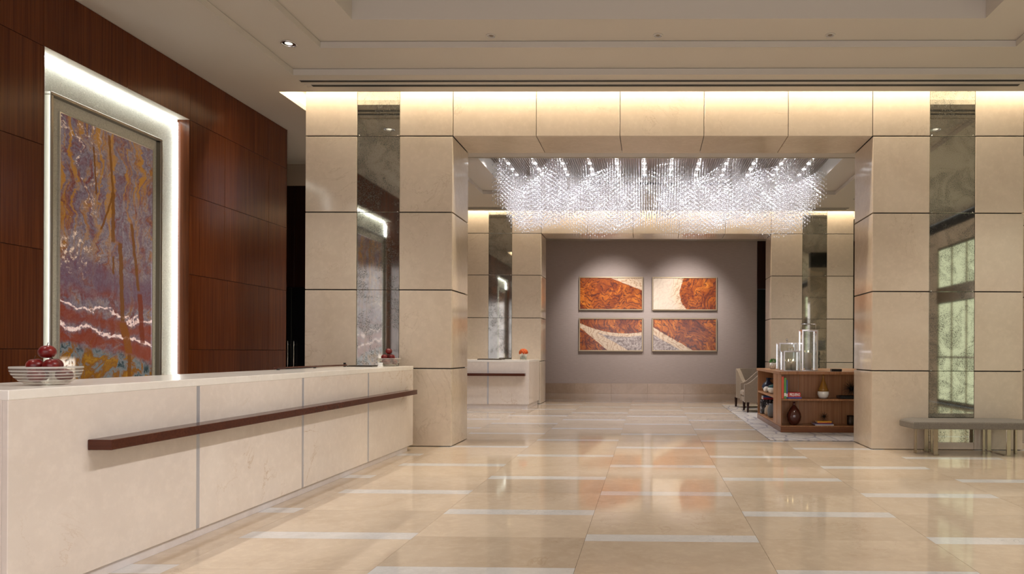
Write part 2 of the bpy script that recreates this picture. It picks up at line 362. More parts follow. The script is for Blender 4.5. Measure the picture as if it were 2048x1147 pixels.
# ------------------------------------------------------------------ floor: staggered stone tiles and white marble strips
sub = MB(); sub.box(-9.2, WR, -3.0, DFAR, -.10, -.012)
floor = struct(sub.build('floor', M['grout']), 'polished beige stone floor with white marble strips', 'floor')
PITX = 1.2; X0 = -.435; PITY = 1.5; SD = .172; TH = .012
GAP = .0022
def tile_mesh(name, lx, ly, mat):
    return MB().box(0, lx, 0, ly, -TH, 0).mesh(name, mat)
LT = (PITY - SD) / 2
tm = tile_mesh('stone_tile', PITX - GAP, LT - GAP, M['tile']); sm = tile_mesh('marble_strip', PITX - GAP, SD - GAP, M['strip'])
restT = MB(); restS = MB()
for ci in range(-8, 7):
    x = X0 + ci * PITX
    y00 = 4.685 if ci % 2 == 0 else 5.425
    for k in range(-6, 13):
        y = y00 + k * PITY
        vis = (-4 <= ci <= 4) and 3.0 < y < 18.5
        for nm, yy, ly, me, rest in (('marble_strip', y, SD, sm, restS), ('stone_tile', y + SD, LT, tm, restT), ('stone_tile', y + SD + LT, LT, tm, restT)):
            if yy + ly > DFAR - .01 or yy < -2.99 or x < -9.2 or x + PITX > WR + .02: 
                a0, a1 = max(yy, -2.99), min(yy + ly, DFAR - .01); b0, b1 = max(x, -9.19), min(x + PITX, WR)
                if a1 - a0 > .03 and b1 - b0 > .03: rest.box(b0, b1 - GAP, a0, a1 - GAP, -TH, 0)
                continue
            if vis: link(nm, me, floor, (x, yy, 0))
            else: rest.box(x, x + PITX - GAP, yy, yy + ly - GAP, -TH, 0)
o = restT.build('stone_tile', M['tile'], floor); o['kind'] = 'stuff'
o = restS.build('marble_strip', M['strip'], floor); o['kind'] = 'stuff'

# ------------------------------------------------------------------ ceilings
def ring(mb, outer, inner, z0, z1):   # slab with a rectangular hole; outer/inner = (x0,x1,y0,y1)
    ox0, ox1, oy0, oy1 = outer; ix0, ix1, iy0, iy1 = inner
    mb.box(ox0, ox1, oy0, iy0, z0, z1); mb.box(ox0, ox1, iy1, oy1, z0, z1)
    mb.box(ox0, ix0, iy0, iy1, z0, z1); mb.box(ix1, ox1, iy0, iy1, z0, z1)
SLOT = .232
LIP1 = D1 - SLOT; LIP2 = D2 - SLOT
SL0, SL1 = PX0 - .24, PX1 + .24
cm = MB()
C1 = (-4.44, 4.79, -1.4, 8.43); C2 = (-3.81, 4.16, -.8, 7.83); C3 = (-3.22, 3.57, -.25, 7.32)
ring(cm, (WL, WR, -3.0, LIP1), C1, ZC, ZC + .065)
ring(cm, (C1[0] - .1, C1[1] + .1, C1[2] - .1, C1[3] + .1), C2, ZC + .07, ZC + .13)
ring(cm, (C2[0] - .1, C2[1] + .1, C2[2] - .1, C2[3] + .1), C3, ZC + .135, ZC + .9)
cm.box(C3[0] - .1, C3[1] + .1, C3[2] - .1, C3[3] + .1, ZC + .9, ZC + .96)
# flanks of portal one and the lounge ceiling with its coffer
O1 = (-3.64, 4.02, 12.08, 14.84); O2 = (-3.12, 3.48, 12.2, 14.76)
cm.box(-9.2, SL0, LIP1, D1B + .1, ZC, ZC + .065); cm.box(SL1, WR, LIP1, D1B + .1, ZC, ZC + .065)
cm.box(-9.2, WL, -3, LIP1, ZC, ZC + .065)
ring(cm, (-9.2, WR, D1B + .1, LIP2), O1, ZC, ZC + .065)
ring(cm, (O1[0] - .1, O1[1] + .1, O1[2] - .1, O1[3] + .1), O2, ZC + .07, ZC + .34)
cm.box(O2[0] - .1, O2[1] + .1, O2[2] - .1, O2[3] + .1, ZC + .42, ZC + .48)
cm.box(-9.2, SL0, LIP2, D2 + .9, ZC, ZC + .065); cm.box(SL1, WR, LIP2, D2 + .9, ZC, ZC + .065)
cm.box(-9.2, WR, D2 + .9, DFAR, ZC, ZC + .065)
ceil = struct(cm.build('ceiling', M['ceiling']), 'taupe stepped coffered ceiling', 'ceiling')
cv = MB()
for d, lip, back in ((D1, LIP1, D1B + .1), (D2, LIP2, D2 + .9)):
    cv.box(SL0 - .1, SL1 + .1, lip - .12, back + .1, 5.06, 5.10)
    cv.box(SL0 - .1, SL1 + .1, lip - .12, lip - .08, ZC + .07, 5.06)
    cv.box(SL0 - .1, SL0 - .06, lip - .12, back + .1, ZC + .07, 5.06); cv.box(SL1 + .06, SL1 + .1, lip - .12, back + .1, ZC + .07, 5.06)
    cv.box(SL0 - .1, SL1 + .1, back + .06, back + .1, ZC + .0, 5.06)
cv.build('light_cove', M['cove'], ceil)
# thin mouldings on the coffer steps
for (c, z) in ((C1, ZC), (C2, ZC + .07), (O1, ZC)):
    t = MB(); x0, x1, y0, y1 = c; e = .022
    ring(t, (x0 - e, x1 + e, y0 - e, y1 + e), (x0, x1, y0, y1), z - .012, z - .0005); t.build('step_moulding', M['ceiling'], ceil)
# twin linear air slots
def airslots(y, label, x0=-4.46, x1=4.73):
    t = thing('air_diffuser', label, 'air vent', (CXM, y, ZC), 0, 'twin slot diffusers')
    MB().box(x0 - CXM, x1 - CXM, -.075, -.012, -.006, -.0005).build('slot', M['joint'], t)
    MB().box(x0 - CXM + .08, x1 - CXM - .02, .068, .138, -.006, -.0005).build('slot', M['joint'], t)
    for yy in (-.080, -.012, .063, .138): MB().box(x0 - CXM, x1 - CXM, yy, yy + .004, -.008, -.0005).build('slot_rim', M['ceiling'], t)
airslots(8.68, 'long twin black slot vent in ceiling before nearest portal')
airslots(16.30, 'long twin black slot vent in ceiling of the far lounge portal')
t = thing('air_diffuser', 'single dark slot vent above the crystal chandelier', 'air vent', (CXM, O2[3], ZC + .2), 0, 'twin slot diffusers')
MB().box(-1.6, 1.6, -.012, -.001, -.02, .03).build('slot', M['joint'], t); MB().box(-1.62, 1.62, -.014, -.001, .03, .036).build('slot_rim', M['ceiling'], t)

# recessed downlights
def downlight(x, y, z, label, power, r=.074, cone=95, trim='chrome'):
    t = thing('downlight', label, 'ceiling light', (x, y, z), 0, 'recessed downlights')
    MB().lathe([(r, -.001), (r + .012, -.001), (r + .012, -.008), (r, -.010), (r - .006, -.004), (r, -.001)], 24, caps=False).build('trim_ring', M[trim], t)
    MB().lathe([(r - .003, -.003), (r * .55, -.0015)], 24, caps=False, smooth=False).build('reflector', M['chrome'], t)
    MB().lathe([(1e-4, -.002), (r * .55, -.002)], 20, caps=False).build('lamp_face', M['lampface'] if trim == 'chrome' else M['steel'], t)
    if power:
        s_ = spot('downlight_lamp', (x, y, z - .02), (x, y, 0), power, (1.0, .93, .84), cone, .7, .05)
M['lampface'] = emit('lamp_face', (1.0, .9, .75), 2.0)
downlight(-4.13, 7.74, ZC + .07, 'chrome downlight in ceiling corner above the wood wall', 170)
for x, y, lab in ((-4.13, 5.2, 'left, middle'), (-4.13, 2.6, 'left, near the viewer'), (4.47, 7.74, 'right, by the portal'), (4.47, 5.2, 'right, middle'), (4.47, 2.6, 'right, near the viewer')):
    downlight(x, y, ZC + .07, 'chrome downlight in outer step of ceiling coffer, ' + lab, 170)
for x, lab in ((-1.80, 'leftmost of three small downlights above the slot vent'), (.085, 'middle of three small downlights above the slot vent'), (2.02, 'rightmost of three small downlights above the slot vent')):
    downlight(x, 7.70, ZC + .135, lab, 150, .045, 90, 'ceiling')

# unseen lamps added in the ceiling tray to brighten the counter and the floor
for i, (x, y) in enumerate(((2.2, 5.9), (2.2, 4.5), (2.2, 3.1), (2.2, 1.6))):
    downlight(x, y - .0, ZC + .9, 'added unseen downlight high in the ceiling tray turned to the counter, %s from portal' % ('first', 'second', 'third', 'fourth')[i], 0, .06, 80, 'ceiling')
    spot('accent_lamp', (x, y, ZC + .87), (-3.1, y + .4, .55), 620, (1.0, .96, .95), 44, 1.0, .22)
for i, (x, y) in enumerate(((2.9, 5.3), (2.9, 3.8), (.6, 4.8), (.6, 2.2))):  # wide tray lamps out of view, also added for brightness
    downlight(x, y, ZC + .9, 'wide downlight high in the ceiling tray, right of the axis, %s' % ('by the portal', 'farther from the portal', 'close to the axis', 'nearest the viewer')[i], 105, .06, 84, 'ceiling')
for i, (x, y) in enumerate(((-4.5, 11.3), (-4.5, 14.4), (4.7, 11.2), (4.6, 15.3), (6.3, 13.0))):  # hidden lamps added to brighten the lounge, except the one before the far pier
    downlight(x, y, ZC, 'lounge ceiling downlight ' + ('left, near', 'left, above the far counter', 'right, behind the near pier', 'right, before the far pier', 'right, by the windows')[i], 120, .06, 105, 'ceiling')
# ------------------------------------------------------------------ stone portals
PCACHE = {}
def pbox(name, parent, x0, x1, y0, y1, z0, z1, mat, c=.004, smooth=False):
    key = (name, round(x1 - x0, 3), round(y1 - y0, 3), round(z1 - z0, 3), mat)
    if key not in PCACHE: PCACHE[key] = MB().box(0, x1 - x0, 0, y1 - y0, 0, z1 - z0, c).mesh(name, M[mat])
    return link(name, PCACHE[key], parent, (x0, y0, z0))
def portal(name, d, label):
    e = sempty(name, label, 'stone portal', (0, d, 0))
    T = D1B - D1; p = .03; J = .0075; hj = .002
    core = MB()
    core.box(PX0 + .012, XL - p, p, T - p, 0, 5.05); core.box(XR + p, PX1 - .012, p, T - p, 0, 5.05); core.box(XL - p, XR + p, p, T - p, ZJ[4] + p, 5.05)
    core.build('core', M['joint'], e)
    for side in (0, T - p):
        for (xa, xb, kind) in ((PX0, -3.986, 's'), (-3.986, -3.401, 'm'), (-3.401, XL, 's'), (XR, 3.768, 's'), (3.768, 4.376, 'm'), (4.376, PX1, 's')):
            for k in range(5):
                z0, z1 = ZJ[k] + (0 if k == 0 else J), ZJ[k + 1] - (J if k < 4 else 0)
                if k == 0: z0 = .008
                if kind == 's': pbox('stone_panel', e, xa + hj, xb - hj, side, side + p, z0, z1, 'stone')
                else:
                    if k == 0: z0 = .10 if True else z0
                    yy = side + (.006 if side == 0 else 0)
                    zz0, zz1 = (z0 - J * .8 if k else z0), z1 + J * .8
                    m_ = pbox('mirror_panel', e, xa + hj, xb - hj, yy, yy + p - .006, zz0, zz1 - .001, 'mirror', .003)
                    if k == 0: pbox('stone_panel', e, xa + hj, xb - hj, side, side + p, .008, .10, 'stone')
                    elif side == 0:
                        for sx in (xa + .03, xb - .03):
                            b = MB().lathe([(.008, 0), (.008, .004), (.004, .007)], 10).build('mirror_stud', M['chrome'], e, (sx, yy, z0)); b.rotation_euler = (R(90), 0, 0)
        n = 5; wd = (XR - XL) / n
        for i in range(n):
            pbox('stone_panel', e, XL + i * wd + (J if i == 0 else .004), XL + (i + 1) * wd - (J if i == n - 1 else .004), side, side + p, ZJ[4] + .001, 5.05, 'stone')
    for i in range(5):   # soffit
        wd = (XR - XL) / 5
        pbox('stone_panel', e, XL + i * wd + .004, XL + (i + 1) * wd - .004, p + .002, T - p - .002, ZJ[4], ZJ[4] + p, 'stone')
    for k in range(4):   # jambs and outer returns
        z0, z1 = ZJ[k] + (.008 if k == 0 else J), ZJ[k + 1] - J
        for xa in (XL - p, XR, PX0, PX1 - p): pbox('stone_panel', e, xa, xa + p, p + .002, T - p - .002, z0, z1, 'stone')
    for xa in (PX0, PX1 - p): pbox('stone_panel', e, xa, xa + p, p + .002, T - p - .002, ZJ[4] + J, 5.05, 'stone')
    return e
portal('wall_portal_near', D1, 'wide cream stone portal with antique mirror strips framing the lounge')
portal('wall_portal_far', D2, 'smaller-looking cream stone portal behind the chandelier')

# ------------------------------------------------------------------ left wood wall with two lit niches
wl = sempty('wall_left', 'glossy dark mahogany panelled wall with lit niches', 'wall')
MB().box(WL - .5, WL - .32, -3.0, 10.56, 0, 5.0).build('core', M['joint'], wl)
MB().box(WL - .35, WL - .022, 8.32, 10.545, 0, ZC - .002).build('core', M['joint'], wl)
MB().box(WL - .35, WL - .022, 5.64, 6.27, 0, ZC - .002).build('core', M['joint'], wl)
MB().box(WL - .35, WL - .022, -3.0, 3.59, 0, ZC - .002).build('core', M['joint'], wl)
MB().box(WL - .35, WL - .022, -3.0, 10.545, 4.13, ZC - .002).build('core', M['joint'], wl)
ZB = [0, .34, 1.30, 2.225, 3.20, 4.12, ZC - .002]
def wpanel(y0, y1, z0, z1): pbox('wood_panel', wl, WL - .022, WL, y0 + .0012, y1 - .0012, z0 + .0025, z1 - .0025, 'mahogany', .0015)
for k in range(6):
    z0, z1 = ZB[k], ZB[k + 1]
    if k == 5: ys = [-3.0, -1.6, -.3, .95, 2.3, 3.6, 4.95, 6.28, 7.3, 8.31, 9.0, 10.05, 10.56]
    else: ys = None
    if ys:
        for a, b_ in zip(ys[:-1], ys[1:]): wpanel(a, b_, z0, z1)
    else:
        for a, b_ in ((-3.0, -1.6), (-1.6, -.3), (-.3, .95), (.95, 2.3), (2.3, 3.6), (5.63, 6.28), (8.31, 9.0), (9.0, 10.05), (10.05, 10.56)): wpanel(a, b_, z0, z1)
# end cap of the wood wall
pbox('wood_panel', wl, WL - .5, WL, 10.545, 10.56, 0, ZC - .002, 'mahogany', .001)
def niche(y0, y1, nlab, lab):
    XB = WL - .15
    MB().box(XB - .05, XB, y0 - .01, y1 + .01, .3, 4.14).build('niche_back', M['plaster'], wl)
    for yy in (y0, y1 - .012): pbox('wood_panel', wl, XB, WL - .001, yy, yy + .012, .34, 4.12, 'mahogany', .001)
    MB().box(XB, WL - .001, y0 + .012, y1 - .012, 4.12, 4.13).build('niche_head', M['ceiling'], wl)
    # lamps: strips hidden at the head and the sides, washing the plaster
    for yy, sg in ((y0 + .03, 1), (y1 - .03, -1)):
        MB().box(XB + .002, XB + .018, yy - .008, yy + .008, .4, 4.08).build('light_strip', M['strip_lamp'], wl)
        area('niche_lamp', (XB + .03, yy, 2.2), (XB + .0, yy + sg * .10, 2.2), 0.02, 3.7, 5.5, COOL).rotation_euler = (Vector((-.6, sg * 1.0, 0)).to_track_quat('-Z', 'Y')).to_euler()
    MB().box(XB + .002, XB + .018, y0 + .04, y1 - .04, 4.09, 4.106).build('light_strip', M['strip_lamp'], wl)
    a_ = area('niche_lamp', (XB + .035, (y0 + y1) / 2, 4.085), (XB - .06, (y0 + y1) / 2, 3.9), 1.9, .02, 5.0, COOL)
    # the framed onyx artwork
    f = thing('onyx_artwork', lab, 'artwork', (XB, y0 + .14, 0))
    W_, zb, zt = 1.50, .72, 3.76
    fr = MB(); e = .034
    ring2 = ((0, W_, zt - e, zt), (0, W_, zb, zb + e), (0, e, zb + e, zt - e), (W_ - e, W_, zb + e, zt - e))
    for (a, b_, c, d) in ring2: fr.box(.0, .095, a, b_, c, d, .006)
    fr.build('frame', M['frame_metal'], f)
    MB().box(.0, .04, e, W_ - e, zb + e, zt - e).build('mat_board', M['plaster'], f)
    m_ = MB()
    oy0, oy1 = .155, 1.385
    for (a, b_, c, d) in ((oy0 - .012, oy1 + .012, 3.60, 3.612), (oy0 - .012, oy0, .85, 3.60), (oy1, oy1 + .012, .85, 3.60)): m_.box(.04, .058, a, b_, c, d)
    m_.build('inner_bezel', M['chrome'], f)
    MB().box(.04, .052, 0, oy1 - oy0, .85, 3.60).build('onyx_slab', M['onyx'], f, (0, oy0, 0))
M['strip_lamp'] = emit('strip_lamp', (.95, 1.0, .96), 9.0)
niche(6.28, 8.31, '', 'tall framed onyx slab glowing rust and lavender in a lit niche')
niche(3.60, 5.63, '', 'second framed onyx slab in the niche nearer the viewer, seen in the mirror')

# ------------------------------------------------------------------ remaining walls
e = sempty('wall_passage', 'tan wall with dark wood panel beside the near portal', 'wall')
MB().box(-9.2, WL - .02, 12.5, 12.6, 4.33, ZC).build('upper_band', M['wallpaint'], e)
for i in range(4):
    xa = -9.2 + i * .885; pbox('wood_panel', e, xa, xa + .88, 12.5, 12.55, 2.46, 4.33, 'darkwood', .003)
MB().box(-9.2, WL - .02, 12.55, 12.6, 0, 4.33).build('core', M['joint'], e)
dr = sempty('door_1', 'black double door with slim steel pulls in the passage', 'door')
for i, xa in enumerate((-8.1, -7.34, -6.58)):
    lf = pbox('door_leaf', dr, xa, xa + .75, 12.49, 12.53, .01, 2.45, 'black', .003)
for xa in (-6.63, -6.52):
    hb = MB().tube([(xa, 12.44, .97), (xa, 12.44, 1.47)], .009, 8); hb.tube([(xa, 12.44, 1.05), (xa, 12.492, 1.05)], .006, 6).tube([(xa, 12.44, 1.40), (xa, 12.492, 1.40)], .006, 6)
    hb.build('pull_handle', M['chrome'], dr)
struct(MB().box(-9.3, -9.2, -3.0, 12.6, 0, ZC).build('wall_passage_end', M['wallpaint']), 'tan end wall of the side passage', 'wall')
struct(MB().box(WL - .1, WL, 12.6, DFAR + .1, 0, ZC).build('wall_lounge_left', M['wallpaint']), 'tan side wall of the lounge behind the far counter', 'wall')
fw = struct(MB().box(WL, 3.334, DFAR, DFAR + .1, 0, ZC).build('wall_far', M['silk']), 'taupe silk papered far wall behind four framed prints', 'wall')
e = sempty('wall_far_wood', 'dark wood wall edge right of the far taupe wall', 'wall')
for i in range(5):
    xa = 3.336 + i * .853; pbox('wood_panel', e, xa, xa + .85, DFAR - .04, DFAR + .1, 3.25, ZC, 'darkwood', .003); pbox('door_leaf', e, xa, xa + .85, DFAR - .02, DFAR + .1, 0, 3.245, 'black', .003)
bb = sempty('baseboard_far', 'tall brown stone baseboard along far wall', 'baseboard')
for i in range(8):
    xa = -5.65 + i * 1.1225; pbox('stone_panel', bb, xa + .001, xa + 1.1215, DFAR - .03, DFAR - .001, .001, .316, 'base_stone', .003)
# right wall: stone piers around tall daylit windows
wr = sempty('wall_right', 'stone wall with tall daylit windows on the right', 'wall')
M['pane'] = emit('daylit_pane', (.60, .62, .42), 1.5)
MB().box(WR + .02, WR + .2, -3, DFAR, 4.48, ZC).build('shadow_gap', M['joint'], wr)
def wall_span(y0, y1, z0, z1):
    n = max(1, round((y1 - y0) / 1.2)); m2 = max(1, round((z1 - z0) / 1.06))
    for i in range(n):
        for k in range(m2):
            pbox('stone_panel', wr, WR, WR + .05, y0 + (y1 - y0) * i / n + .003, y0 + (y1 - y0) * (i + 1) / n - .003, z0 + (z1 - z0) * k / m2 + .005, z0 + (z1 - z0) * (k + 1) / m2 - .005, 'stone', .003)
MB().box(WR + .05, WR + .2, -3, DFAR, 0, 4.48).build('core', M['joint'], wr)
wins = ((.4, 4.4), (5.6, 8.6), (12.2, 15.8))
ed = [-3.0]
for a, b_ in wins: ed += [a, b_]
ed.append(DFAR)
for a, b_ in zip(ed[0::2], ed[1::2]): wall_span(a, b_, 0, 4.48)
for i, (a, b_) in enumerate(wins):
    wall_span(a, b_, 4.04, 4.48)
    wn = sempty('window_%d' % (i + 1), 'tall gridded daylit window on right wall', 'window')
    n = round((b_ - a) / .75)
    for c in range(n):
        y0 = a + (b_ - a) * c / n; y1 = a + (b_ - a) * (c + 1) / n
        for z0, z1 in ((.08, 1.2), (1.2, 2.6), (3.0, 4.0)):
            MB().box(WR + .03, WR + .04, y0 + .02, y1 - .02, z0 + .02, z1 - .02).build('pane', M['pane'], wn)
        MB().box(WR + .0, WR + .05, y0 - .02, y0 + .02, .06, 4.04).build('mullion', M['steel'], wn)
    MB().box(WR - .03, WR + .05, a, b_, 2.6, 3.0).build('transom', M['steel'], wn)
    for z in (.04, 1.18, 4.0): MB().box(WR + .0, WR + .05, a, b_, z, z + .04).build('rail', M['steel'], wn)
pr_ = sempty('wall_pier', 'stone pier wall right of the near portal, seen in far mirror', 'wall')
MB().box(5.54, WR, 9.95, 10.25, 0, ZC).build('core', M['joint'], pr_)
for k in range(4):
    for xa, xb in ((5.51, 6.55), (6.55, WR)):
        for yy in (9.92, 10.25): pbox('stone_panel', pr_, xa + .002, xb - .002, yy, yy + .03, ZJ[k] + .008, ZJ[k + 1] - .006, 'stone')
    pbox('stone_panel', pr_, 5.51, 5.54, 9.952, 10.248, ZJ[k] + .008, ZJ[k + 1] - .006, 'stone')
struct(MB().box(-9.2, WR + .2, -3.1, -3.0, 0, ZC).build('wall_back', M['wallpaint']), 'tan wall behind the viewer', 'wall')

# ------------------------------------------------------------------ reception counters
def counter(label, loc, segs, depth, endlab, rz, rail, zt=1.10, kick=.065):
    """front along local +x, facing local -y; segs = panel edges along x"""
    t = thing('reception_counter', label, 'counter', loc, rz, 'stone reception counters')
    L = segs[-1]
    MB().box(.02, L - .02, .03, depth - .02, kick, zt - .05).build('body', M['joint'], t)
    MB().box(.02, L - (.15 if rz else .03), .022, depth - .06, .001, kick).build('kick_plate', M['kick'], t)
    for a, b_ in zip(segs[:-1], segs[1:]):
        g0 = 0 if a == segs[0] else .018; g1 = 0 if b_ == L else .018
        MB().box(a + g0, b_ - g1, 0, .03, kick, zt - .05, .002).build('stone_panel', M['counter_stone'], t)
        if b_ != L: MB().box(b_ - .0175, b_ + .0175, .003, .03, kick + .005, zt - .05).build('divider_strip', M['alu'], t)
    for xa in (0, L - .03): MB().box(xa, xa + .03, .031, depth, kick, zt - .05, .002).build('end_panel', M['counter_stone'], t)
    MB().box(.03, L - .03, depth - .03, depth, kick, zt - .05).build('back_panel', M['mahogany'], t)
    MB().box(-.0, L, -.002, depth + .05, zt - .05, zt, .003).build('countertop', M['counter_top'], t)
    r0, r1 = rail
    rl = MB().box(r0, r1, -.135, -.0, .742, .800, .003).build('bag_rail', M['rail'], t)
    return t
M['kick'] = stone('kick_stone', (.66, .60, .58), (.74, .69, .68), (.5, .45, .42), .2, .2)
# main counter: its front faces +X; local x runs along +Y
counter('long cream stone reception counter with wooden rail below the onyx art', (-3.104, 3.264, 0), [0, 1.40, 2.826, 4.256, 5.69], .66, '', R(90), (.47, 5.455))
counter('short cream stone counter in the far lounge, beside the far portal', (-5.5, 15.4, 0), [0, 1.0, 1.86, 2.79], 1.44, '', 0, (.1, 2.72), 1.10, .10)

# ------------------------------------------------------------------ chandelier over the lounge
ch = thing('crystal_chandelier', 'vast rectangular chandelier of hanging crystal bead strings', 'chandelier', (CXM, 13.46, ZC + .34))
pm = MB(); x0, x1, y0, y1 = -3.30, 3.31, 12.2 - 13.46, 14.76 - 13.46
pm.box(x0, x1, y0, y1, .03, .05)
nr = 150
for i in range(nr):
    xa = x0 + (x1 - x0) * i / nr; pm.box(xa + .006, xa + .034, y0, y1, .0, .03)
pm.build('reeded_panel', M['reed'], ch)
MB().box(-.005, .005, y0, y1, -.002, .0).build('panel_seam', M['black'], ch)
lf = emit('spot_face', (.95, .97, 1.0), 16.0)
for i in range(12):
    for k, yy in enumerate((12.42, 12.84, 13.26, 13.68, 14.1, 14.55)):
        x = -3.01 + i * .547
        MB().lathe([(1e-4, -.012), (.032, -.012), (.040, -.002)], 12, caps=False).build('spot_lens', lf, ch, (x, yy - 13.46, 0))
        if k in (1, 4) and i % 2 == 0 or (k == 2 and i % 2 == 1): spot('chandelier_lamp', (CXM + x, yy, ZC + .31), (CXM + x, yy, 0), 110, (.97, .96, 1.0), 120, .8, .05)
def bead(vs_, fs, x, y, z, r):
    b = len(vs_)
    vs_ += [(x, y, z + r * 1.25), (x + r, y, z), (x, y + r, z), (x - r, y, z), (x, y - r, z), (x, y, z - r * 1.25)]
    fs += [(b, b + 1, b + 2), (b, b + 2, b + 3), (b, b + 3, b + 4), (b, b + 4, b + 1), (b + 5, b + 2, b + 1), (b + 5, b + 3, b + 2), (b + 5, b + 4, b + 3), (b + 5, b + 1, b + 4)]
NX, NY = 122, 17
sv, sf = [], []
wv_, wf_ = [], []
kept = 0
for j in range(NY):
    y = -1.17 + j * .139
    for i in range(NX):
        x = -3.0 + i * .0496
        fx = (i * .0496) % 1.02 / 1.02
        edge_ = min(i, NX - 1 - i) * .05
        zt_ = -.50 + .16 * math.sin(2 * math.pi * (x / 1.05 + j * .06)) + .06 * math.sin(x * 2.3 + j * .5)
        zb_ = -1.32 - .10 * math.sin(2 * math.pi * (x / 1.9 + j * .05) + 1.0) + .12 * max(0, 1 - edge_ / .25) + .09 * (j % 3) - .02
        n = max(3, int((zt_ - zb_) / .080))
        vs_, fs = [], []
        for q in range(n): bead(vs_, fs, 0, 0, zt_ - q * .080, .0145)
        # hanging wire
        b = len(vs_); r = .0009
        vs_ += [(-r, 0, 0), (r, 0, 0), (r, 0, zb_), (-r, 0, zb_)]; fs.append((b, b + 1, b + 2, b + 3))
        if j < 2:
            me = bpy.data.meshes.new('crystal_string'); me.from_pydata(vs_, [], fs); me.materials.append(M['crystal']); link('crystal_string', me, ch, (x, y, 0))
        else:
            b0 = len(sv); sv += [(p[0] + x, p[1] + y, p[2]) for p in vs_]; sf += [tuple(b0 + a for a in f_) for f_ in fs]
me = bpy.data.meshes.new('crystal_string'); me.from_pydata(sv, [], sf); me.materials.append(M['crystal'])
o = link('crystal_string', me, ch); o['kind'] = 'stuff'

# ------------------------------------------------------------------ four framed wood prints on the far wall
prints = (('print_a', 1.0, mk1, -2.170, -.187, 2.58, 3.613, 'top left framed print of amber wood grain with cream corner'),
          ('print_b', 2.3, mk2, .094, 2.094, 2.58, 3.613, 'top right framed print, half cream sapwood half rust heartwood'),
          ('print_c', 3.1, mk3, -2.168, -.185, 1.310, 2.340, 'bottom left framed print with pale sapwood river across orange wood'),
          ('print_d', 4.4, mk4, .096, 2.096, 1.318, 2.346, 'bottom right framed print with cream diagonal corner and swirling grain'))
for nm, sd, mk, xa, xb, za, zb, lab in prints:
    t = thing('framed_print', lab, 'picture', ((xa + xb) / 2, DFAR, (za + zb) / 2), 0, 'four wood-grain prints on far wall')
    hw, hh = (xb - xa) / 2, (zb - za) / 2
    f = MB(); e_ = .035
    for a in ((-hw, hw, hh - e_, hh), (-hw, hw, -hh, -hh + e_), (-hw, -hw + e_, -hh + e_, hh - e_), (hw - e_, hw, -hh + e_, hh - e_)): f.box(a[0], a[1], -.07, -.001, a[2], a[3], .004)
    f.build('frame', M['gilt'], t)
    MB().box(-hw + e_, hw - e_, -.045, -.02, -hh + e_, hh - e_).build('print', woodprint(nm, sd, mk), t)
for x in (-1.17, 1.10):
    spot('picture_lamp', (x, 18.7, ZC - .03), (x, DFAR, 2.6), 285, (1.0, .91, .86), 68, 1.0, .05)
    spot('picture_lamp', (x, 19.2, ZC - .03), (x, DFAR, 1.6), 220, (1.0, .91, .87), 84, 1.0, .05)

# ------------------------------------------------------------------ rug, credenza and what stands on it
rug = tag(MB().box(0, 3.7, 0, 6.72, .001, .014, .004).build('rug', M['rug'], None, (1.79, 10.03, 0)), 'pale grey patterned area rug under the walnut bookcase', 'rug')
RZ = .0145
CX0, CY0, CX1, CY1, CZ = 2.13, 11.036, 4.55, 13.42, .992
t = thing('walnut_bookcase', 'low square walnut bookcase with open shelves on the rug', 'bookcase', (CX0, CY0, RZ))
LX, LY, HZ = CX1 - CX0, CY1 - CY0, CZ - RZ
def cp(nm, x0, x1, y0, y1, z0, z1, m='walnut', c=.003): return MB().box(x0, x1, y0, y1, z0, z1, c).build(nm, M[m], t)
cp('plinth', 0, LX, 0, LY, 0, .085, 'walnut_h'); cp('top', -.02, LX, -.01, LY, HZ - .045, HZ)
cp('base_board', .005, LX - .005, .005, LY - .005, .086, .105)
cp('back_panel', .36, LX - .005, .34, .365, .105, HZ - .045)      # behind the front shelves
cp('side_core', .36, .385, .69, LY - .005, .105, HZ - .045)        # behind the left side shelves
cp('corner_post', .004, .36, .366, .69, .105, HZ - .045)
cp('corner_stile', .004, .014, .004, .34, .105, HZ - .045)
cp('end_post', LX - .03, LX - .004, .004, .34, .105, HZ - .045); cp('end_post', .004, .36, LY - .03, LY - .004, .105, HZ - .045)
cp('shelf', .0145, LX - .03, .01, .34, .508, .538); cp('shelf', .01, .36, .69, LY - .03, .508, .538)
def onshelf(px): return (px - 1298) / 1365.33
SY = CY0 + .16
ZU, ZL, ZT = RZ + .5395, RZ + .1065, CZ + .0008
def bookobj(label, x, y, z, sx, sy, sz, col, group, name='book', txt=None):
    b = thing(name, label, 'book', (x, y, z), 0, group)
    m_ = plain('cover_' + label[:12], col, .35)
    if sz > sx:   # upright, spine facing front
        MB().box(-sx / 2, sx / 2, 0, .004, 0, sz, .001).build('spine', m_, b)
        MB().box(-sx / 2, -sx / 2 + .003, .004, sy, 0, sz).build('cover', m_, b); MB().box(sx / 2 - .003, sx / 2, .004, sy, 0, sz).build('cover', m_, b)
        MB().box(-sx / 2 + .003, sx / 2 - .003, .004, sy - .004, .004, sz - .004).build('pages', M['paper'], b)
    else:
        MB().box(-sx / 2, sx / 2, 0, .004, 0, sz, .001).build('spine', m_, b)
        MB().box(-sx / 2, sx / 2, .004, sy, 0, .003).build('cover', m_, b); MB().box(-sx / 2, sx / 2, .004, sy, sz - .003, sz).build('cover', m_, b)
        MB().box(-sx / 2 + .004, sx / 2 - .004, .004, sy - .004, .003, sz - .003).build('pages', M['paper'], b)
    return b
M['paper'] = plain('paper', (.82, .78, .70), .8)
